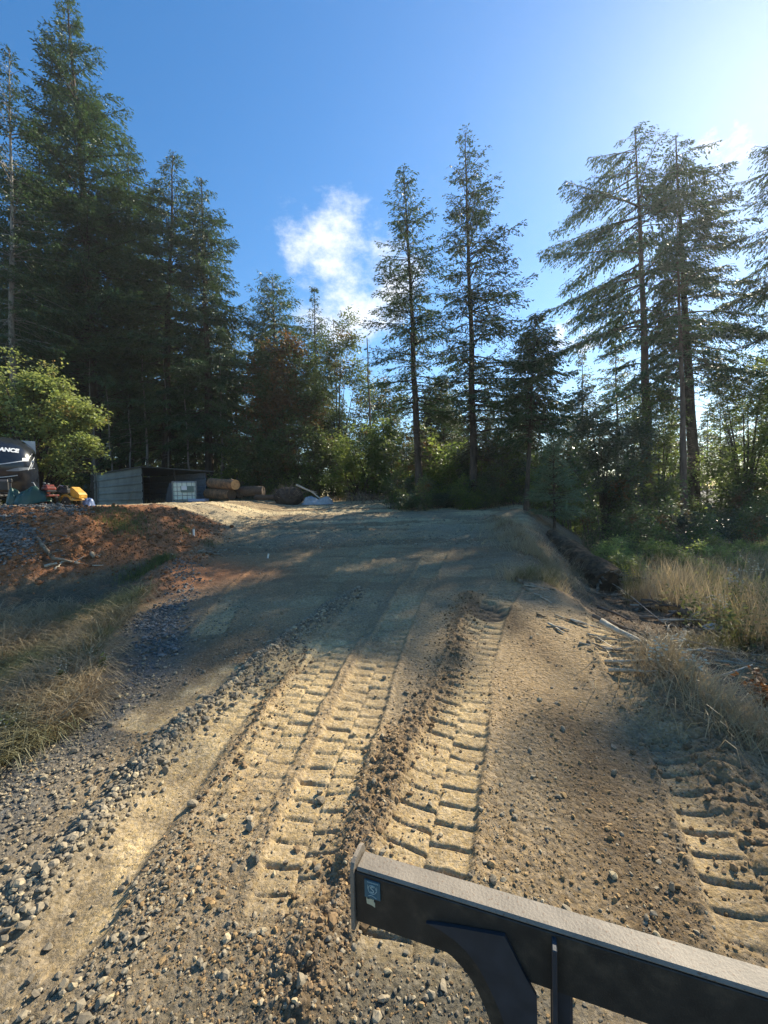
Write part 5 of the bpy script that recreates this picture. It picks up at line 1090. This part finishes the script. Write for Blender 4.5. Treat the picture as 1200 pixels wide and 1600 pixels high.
# lean-to shed
SID = mat_basic('grey_sheet_siding', (.34, .35, .32), .55, var=.15, vscale=1.5, col2=(.24, .245, .22), lo=.4, hi=.7, nscale=1.2); DRK = mat_basic('shed_timber', (.05, .04, .03), .9)
n0 = at(222, 770, 23.6); n0.z = th(n0.x, n0.y); f0 = at(148, 771, 27.4); f0.z = th(f0.x, f0.y) ; e0 = at(322, 770, 24.0); e0.z = th(e0.x, e0.y)
hn = at(222, 730, 23.6).z - n0.z; hf = at(150, 742, 27.4).z - n0.z; he = at(325, 738, 24).z - n0.z
t = thing('lean_to_shed', 'low open fronted shed of grey metal sheets under a dark roof', 'shed', tuple(n0))
A0 = Vector((0, 0, 0)); B0 = f0 - n0; B0.z = 0; C0 = e0 - n0; C0.z = 0; D0 = B0 + C0
def panel(name, a, b, ha, hb, mat, rows=5, low=-.15, lean=Vector((0, 0, 0))):
    nrm = (b - a).cross(Vector((0, 0, 1))).normalized(); V = []; Fs = []; K = rows * 8 + 1
    for j in range(K):
        v = j / (K - 1); rib = .035 if (j % 8) in (0, 1) else 0
        for s_, h in ((a, ha), (b, hb)): V.append(s_ + Vector((0, 0, low + (h - low) * v)) + nrm * rib + lean * v)
    for j in range(K): V.append(V[2 * j] - nrm * .03); V.append(V[2 * j + 1] - nrm * .03)
    Fs = [(2 * j, 2 * j + 1, 2 * j + 3, 2 * j + 2) for j in range(K - 1)]; o = 2 * K; Fs += [(o + 2 * j, o + 2 * j + 2, o + 2 * j + 3, o + 2 * j + 1) for j in range(K - 1)]
    Fs += [(2 * j, 2 * j + 2, o + 2 * j + 2, o + 2 * j) for j in range(K - 1)] + [(2 * j + 1, o + 2 * j + 1, o + 2 * j + 3, 2 * j + 3) for j in range(K - 1)]
    return mesh(name, [tuple(p_) for p_ in V], [list(f_) for f_ in Fs], mat, t)
panel('side_wall', B0, A0, hf - .02, hn - .02, SID); panel('side_wall', C0, D0, he - .02, hf - .2, mat_basic('blue_grey_siding', (.16, .18, .21), .5, var=.2)); panel('back_wall', D0, B0, hf - .22, hf - .02, DRK)
mb = MB(); ov = B0.normalized() * -.35; q = [A0 + ov + Vector((-.2, 0, hn)), C0 + ov + Vector((.3, 0, he)), D0 + Vector((.3, 0, hf - .15)), B0 + Vector((-.2, 0, hf))]
mb.add([tuple(p_) for p_ in q] + [tuple(p_ + Vector((0, 0, .05))) for p_ in q], [(0, 3, 2, 1), (4, 5, 6, 7), (0, 1, 5, 4), (1, 2, 6, 5), (2, 3, 7, 6), (3, 0, 4, 7)]); mb.build('roof', mat_basic('roof_sheet', (.09, .085, .075), .6, var=.3), t)
mb = MB()
for k in (0, .5, 1): mb = MB(); mb.tube([A0.lerp(C0, k) + Vector((0, .1, -.1)), A0.lerp(C0, k) + Vector((0, .1, lerp(hn, he, k) - .02))], .045, 6); mb.build('post', DRK, t)
stick(None, .025, 'palewood', 'thin pole leaning on the side wall of the shed', pts3=[n0 + B0 * .28 + Vector((.2, -.5, .02)), n0 + B0 * .05 + Vector((-.1, -.25, .95))], name='pole', cat='pole')
# IBC tote
p = at(289, 771, 22.0); t = thing('water_tote', 'white square plastic tank in a metal cage on a pallet beside the shed', 'water tank', (p.x, 22.0, th(p.x, 22)), .42)
TANK = mat_basic('milky_plastic', (.72, .80, .70), .4, var=.08); CAGE = mat_basic('cage_steel', (.28, .29, .28), .45, metal=.4)
mb = MB(); mb.box((0, 0, .70), (1.06, .94, .98), bev=.07); mb.build('tank', TANK, t); mb = MB(); mb.lathe([(.12, 0), (.12, .04), (.09, .05)], 16, Matrix.Translation((0, 0, 1.19))); mb.build('lid', BLKM, t)
mb = MB()
for z in (.26, .48, .70, .92, 1.14): mb.tube([(-.57, -.51, z), (.57, -.51, z), (.57, .51, z), (-.57, .51, z), (-.57, -.51, z)], .013, 6)
for k in range(6):
    x = -.57 + 1.14 * k / 5
    for y in (-.51, .51): mb.tube([(x, y, .2), (x, y, 1.19)], .013, 6)
for k in range(1, 5):
    y = -.51 + 1.02 * k / 5
    for x in (-.57, .57): mb.tube([(x, y, .2), (x, y, 1.19)], .013, 6)
mb.tube([(-.57, -.51, 1.19), (.57, -.51, 1.19), (.57, .51, 1.19), (-.57, .51, 1.19), (-.57, -.51, 1.19)], .018, 6); mb.build('cage', CAGE, t)
mb = MB(); mb.box((.13, -.525, .80), (.62, .012, .32)); mb.build('label_plate', mat_basic('plate_grey_green', (.13, .19, .16), .5), t); mb = MB(); mb.box((-.02, -.535, .86), (.26, .01, .20)); mb.build('sticker', WHT, t)
mb = MB(); mb.box((0, 0, .165), (1.2, 1.0, .05), bev=.01); mb.box((0, 0, .035), (1.2, 1.0, .03), bev=.008)
for x in (-.52, 0, .52):
    for y in (-.42, 0, .42): mb.box((x, y, .095), (.13, .13, .1))
mb.build('pallet', mat_basic('pallet_plastic', (.30, .31, .30), .6), t); mb = MB(); mb.box((0, -.46, .12), (.14, .16, .1), bev=.03); mb.build('valve', BLKM, t)
p = at(310, 773, 21.2); o = MB(); o.box((0, 0, .10), (.85, .5, .05), bev=.02); o.box((0, -.24, .16), (.85, .03, .12), bev=.01); o.box((0, .24, .16), (.85, .03, .12), bev=.01); o.box((-.42, 0, .16), (.03, .45, .12)); o.box((.42, 0, .16), (.03, .45, .12)); o.box((0, 0, .04), (.7, .4, .1))
o = o.build('tray', mat_basic('lilac_grey_plastic', (.32, .34, .46), .5), loc=(p.x, 21.2, th(p.x, 21.2))); tag(o, 'low blue grey tray on the ground right of the water tank', 'tray')
v, q = sheet('', '', '', None, .8, .5, .95, None, 31); p = at(270, 771, 22.6); o = mesh('dark_cover', v, [q], mat_basic('grey_cloth', (.08, .085, .09), .7), loc=(p.x, 22.6, th(p.x, 22.6)), smooth=True); tag(o, 'grey sheet over something between the shed mouth and the tank', 'tarp')
# logs
LB = mat_basic('log_bark', (.30, .16, .08), .95, col2=(.12, .075, .045), lo=.42, hi=.6, nscale=5, bump=1, bscale=10, stretch=(1, 1, 1)); LD = mat_basic('dark_log_bark', (.085, .06, .042), .95, var=.35, bump=1, bscale=10); LE = mat_basic('cut_log_end', (.52, .31, .14), .8, col2=(.36, .20, .09), lo=.5, hi=.62, nscale=7)
def logg(a, b, r, label, bark, ends=True):
    a = Vector(a); b = Vector(b); t = thing('log', label, 'log', tuple(a), group=None); d = b - a; mb = MB(); K = 10
    mb.tube([d * (i / (K - 1)) + Vector((0, rr.gauss(0, .006), rr.gauss(0, .006))) for i in range(K)], [r * (1.04 - .06 * i / (K - 1)) for i in range(K)], 22, jit=.03, rng=rr, cap=False); mb.build('bark', bark, t, smooth=True)
    for s_ in (0, 1):
        mb = MB(); q_ = d * s_; n_ = d.normalized() * (1 if s_ else -1); mb.tube([q_ - n_ * .02, q_ + n_ * .006], r * (.97 if s_ else 1.0), 22); mb.build('cut_end', LE if ends else LD, t)
    return t
def lp(px, py, d): return at(px, py, d)
logg(lp(330, 755, 22.6), lp(368, 757.5, 21.2), .265, 'upper pale brown log with a bright sawn end facing the light', LB)
logg(lp(325, 771, 22.8), lp(362, 773, 21.4), .27, 'bark covered log under the left end of the bright ended log', LB, False)
logg(lp(362, 772, 22.6), lp(376, 771, 21.9), .26, 'short log wedged under the sawn end of the upper log', LD, False)
logg(lp(378, 768, 22.0), lp(412, 767, 21.8), .26, 'dark log lying right of the stacked logs', LD, False)
logg(lp(400, 777, 21.6), lp(430, 777, 21.0), .13, 'thin dark log on the ground in front of the dark log', LD, False)
# root ball, leaning stem, plastic sheet
p = lp(452, 776, 21.5); gz = th(p.x, p.y); t = thing('root_ball', 'dark torn up root ball with a tangle of roots right of the logs', 'root ball', (p.x, p.y, gz)); rngb = np.random.default_rng(4)
v, f = ico(3); v = v * (1 + .22 * fbm(v[:, 0] * 2 + v[:, 2], v[:, 1] * 2 - v[:, 2], 8, 4))[:, None] * (.72, .6, .52) + (0, 0, .38); mesh('soil_mass', v, [f], mat_basic('root_soil', (.06, .043, .03), 1, var=.4), t)
pp = []
for k in range(110):
    d = rngb.normal(size=3); d[2] = abs(d[2]) * .8; d /= np.linalg.norm(d); s = np.linspace(.6, 1.0 + rngb.uniform(.1, .5), 5)[:, None]; pp.append(d * s * (.72, .6, .6) + (0, 0, .35) + np.cumsum(rngb.normal(0, .035, (5, 3)), 0))
v, q = tubes_np(np.array(pp), np.outer(rngb.uniform(.008, .022, 110), (1, .85, .65, .45, .2)), 4); mesh('roots', v, [q], M['deadwood'], t)
a = lp(464, 758, 21.3); b = lp(512, 780, 20.6); stick(None, .06, 'palewood', 'pale bare stem leaning down from the root ball', pts3=[a, a.lerp(b, .5), Vector((b.x, b.y, th(b.x, b.y) + .05))], name='stem', cat='branch', forks=2)
v, q = sheet('', '', '', None, 1.6, .7, .5, None, 22, 30, 16); v[:, 2] *= (.6 + .5 * np.abs(np.sin(v[:, 0] * 3))); p = lp(497, 781, 20.6); o = mesh('plastic_sheet', v, [q], mat_basic('grey_plastic_sheet', (.30, .33, .35), .35, var=.2), loc=(p.x, 20.6, th(p.x, 20.6)), smooth=True); tag(o, 'crumpled grey plastic sheet lying right of the root ball', 'plastic sheet')
for i in range(40):
    px, py = rr.uniform(540, 615), rr.uniform(776, 786); d = rr.uniform(20.5, 22.5); q = lp(px, py, d); a0 = rr.uniform(0, 6.28); l_ = rr.uniform(.3, 1.1); z = th(q.x, q.y)
    stick(None, rr.uniform(.01, .03), rr.choice(['deadwood', 'twig']), 'stick in the brush pile at the back of the lot, right of the plastic sheet', 'sticks of the brush pile', pts3=[Vector((q.x, q.y, z + rr.uniform(0, .4))), Vector((q.x + math.cos(a0) * l_ * .5, q.y + math.sin(a0) * l_ * .5, z + rr.uniform(.1, .6))), Vector((q.x + math.cos(a0) * l_, q.y + math.sin(a0) * l_, z + rr.uniform(.1, .7)))], forks=2)
# ------------------------------------------------------------------ steel crossbeam of the machine, lower right
RUST = mat_basic('worn_steel_top', (.215, .18, .14), .62, metal=.1, col2=(.15, .09, .05), lo=.58, hi=.66, nscale=120, bump=.12, bscale=120, var=.22, vscale=10)
BEAMB = mat_basic('black_machine_paint', (.026, .023, .019), .55, var=.35, vscale=18, col2=(.060, .047, .032), lo=.5, hi=.72, nscale=9, bump=.15, bscale=200); GUS = mat_basic('dusty_blue_black_paint', (.030, .034, .042), .5, var=.25, vscale=20)
ZB = .99
def onplane(px, py, z):
    d = ray(px, py); k = (z - CAMZ) / d.z; return Vector((d.x * k, d.y * k, z))
pl = onplane(555, 1356, ZB); pr = onplane(1200, 1555, ZB); fl = onplane(560, 1325, ZB); dirb = (pr - pl).normalized(); nb_ = Vector((-dirb.y, dirb.x, 0)); wb = abs((fl - pl).dot(nb_)) ; wb = max(wb, .062)
yawb = math.atan2(dirb.y, dirb.x); t = thing('steel_crossbeam', 'worn steel crossbeam of the machine at the lower right, rusty grey top and black face', 'machine frame', tuple(pl), yawb)
LB_ = 1.9; Hf = .158
mb = MB(); mb.box((LB_ / 2, wb / 2, -.006), (LB_, wb, .014), bev=.006); mb.build('top_face', RUST, t)
mb = MB(); mb.box((LB_ / 2, .006, -.012 - Hf / 2), (LB_, .012, Hf - .002), bev=.002); mb.box((LB_ / 2, wb - .008, -.012 - Hf / 2), (LB_, .010, Hf - .002)); mb.box((LB_ / 2, wb / 2, -.012 - Hf + .006), (LB_, wb - .03, .010)); mb.build('front_face', BEAMB, t)
mb = MB(); c_ = wb / 2 + .004; poly = [(-.048, -.19), (.030, -.19), (.042, -.15), (.044, .0), (.038, .014), (.022, .020), (-.022, .020), (-.038, .014), (-.046, 0)]
mb.prism(poly, .012, Matrix.Translation((-.008, c_, 0)) @ Matrix.Rotation(R(90), 4, 'Z')); mb.build('end_plate', RUST, t)
STK = mat_basic('teal_sticker', (.05, .13, .17), .35); mb = MB(); mb.box((.056, -.002, -.050), (.050, .003, .054)); so_ = mb.build('sticker', STK, t)
LINE = mat_basic('sticker_line', (.42, .52, .50), .5)
def glyph(body, size, x, z, off=0.0, mat=LINE, name='letter'):
    c = bpy.data.curves.new(name, 'FONT'); c.body = body; c.size = size; c.extrude = .0004; c.offset = off; c.align_x = 'CENTER'; c.fill_mode = 'FRONT'
    o = bpy.data.objects.new('tmp', c); COL.objects.link(o); bpy.context.view_layer.update(); me = bpy.data.meshes.new_from_object(o.evaluated_get(bpy.context.evaluated_depsgraph_get())); bpy.data.objects.remove(o)
    me.transform(Matrix.Translation((x, -.0045, z)) @ Matrix.Rotation(R(90), 4, 'X')); me.materials.clear(); me.materials.append(mat); o = bpy.data.objects.new(name, me); COL.objects.link(o); o.parent = so_; return o
glyph('S', .030, .056, -.058)
mb = MB(); mb.tube([(.056 + .013 * math.cos(a), -.0045, -.048 + .013 * math.sin(a)) for a in np.linspace(.1, 6.2, 22)], .0009, 4); mb.tube([(.043, -.0045, -.070), (.052, -.0045, -.066), (.060, -.0045, -.068), (.069, -.0045, -.072)], .0009, 4); mb.tube([(.042, -.0045, -.036), (.042, -.0045, -.048)], .0008, 4); mb.tube([(.071, -.0045, -.036), (.071, -.0045, -.050), (.064, -.0045, -.058)], .0008, 4)
for k in range(8): mb.box((.042 + k * .0045, -.0042, -.0275), (.003, .001, .002))
mb.build('emblem_line', LINE, so_)
mb = MB(); mb.prism([(.035, -.079), (.041, -.084), (.048, -.080), (.060, -.081), (.059, -.087), (.063, -.090), (.063, -.103), (.052, -.099), (.037, -.098)], .002, Matrix.Translation((0, -.0015, 0))); mb.build('torn_sticker', mat_basic('torn_label', (.55, .50, .33), .7), t)
# post and curved brace under the beam
def onbeam(px, py, yoff=0.0):      # point on the vertical plane of the beam face
    d = ray(px, py); o = Vector((0, 0, CAMZ)); pn = Vector((nb_.x, nb_.y, 0)); k = (pl + pn * yoff - o).dot(pn) / d.dot(pn); w_ = o + d * k - pl; return (w_.dot(dirb), w_.z)
xp = onbeam(862, 1500)[0]
zb = -.012 - Hf
mb = MB(); mb.box((xp + .006, -.012, -.07 - .45), (.012, .05, 1.0), bev=.002); mb.box((xp + .022, .018, -.07 - .47), (.05, .012, .94), bev=.002); mb.box((xp + .045, .05, zb - .4), (.012, .07, .8), bev=.002); mb.build('post', GUS, t)
def cp_(q, yo): return onbeam(516 + q[0] * .57, 1281 + q[1] * .57, yo)
PL = [cp_(q, -.012) for q in [(262, 284), (345, 296), (478, 320), (505, 372), (535, 432), (566, 486), (568, 560), (572, 700), (500, 700), (492, 620), (478, 560), (458, 510), (440, 470), (420, 430), (400, 395), (372, 360), (340, 330), (300, 302)]]
mb = MB(); mb.prism(PL, .010, Matrix.Translation((0, -.007, 0))); mb.build('brace_plate', GUS, t)
inn = [cp_(q, 0) for q in [(270, 290), (300, 303), (340, 331), (372, 361), (400, 396), (420, 431), (440, 471), (458, 511), (478, 561), (492, 620), (500, 700)]]
out_ = [cp_(q, 0) for q in [(236, 320), (262, 332), (300, 352), (334, 378), (364, 410), (386, 440), (406, 478), (422, 514), (440, 562), (452, 620), (458, 700)]]
mb = MB(); mb.prism(inn + out_[::-1], .055, Matrix.Translation((0, .030, 0))); mb.build('brace_flange', BEAMB, t)

# ------------------------------------------------------------------ thin haze volume, added for the milky glare toward the sun
mb = MB(); mb.box((0, 60, 18), (400, 320, 60)); hz = mb.build('haze', None); tag(hz, kind='stuff')
hm = bpy.data.materials.new('haze_air'); hm.use_nodes = True; hn_ = hm.node_tree.nodes; hn_.remove(hn_['Principled BSDF'])
pv = hn_.new('ShaderNodeVolumePrincipled'); pv.inputs['Color'].default_value = (.92, .96, 1, 1); pv.inputs['Density'].default_value = .0006; pv.inputs['Anisotropy'].default_value = .5
hm.node_tree.links.new(pv.outputs[0], hn_['Material Output'].inputs['Volume']); hz.data.materials.append(hm)
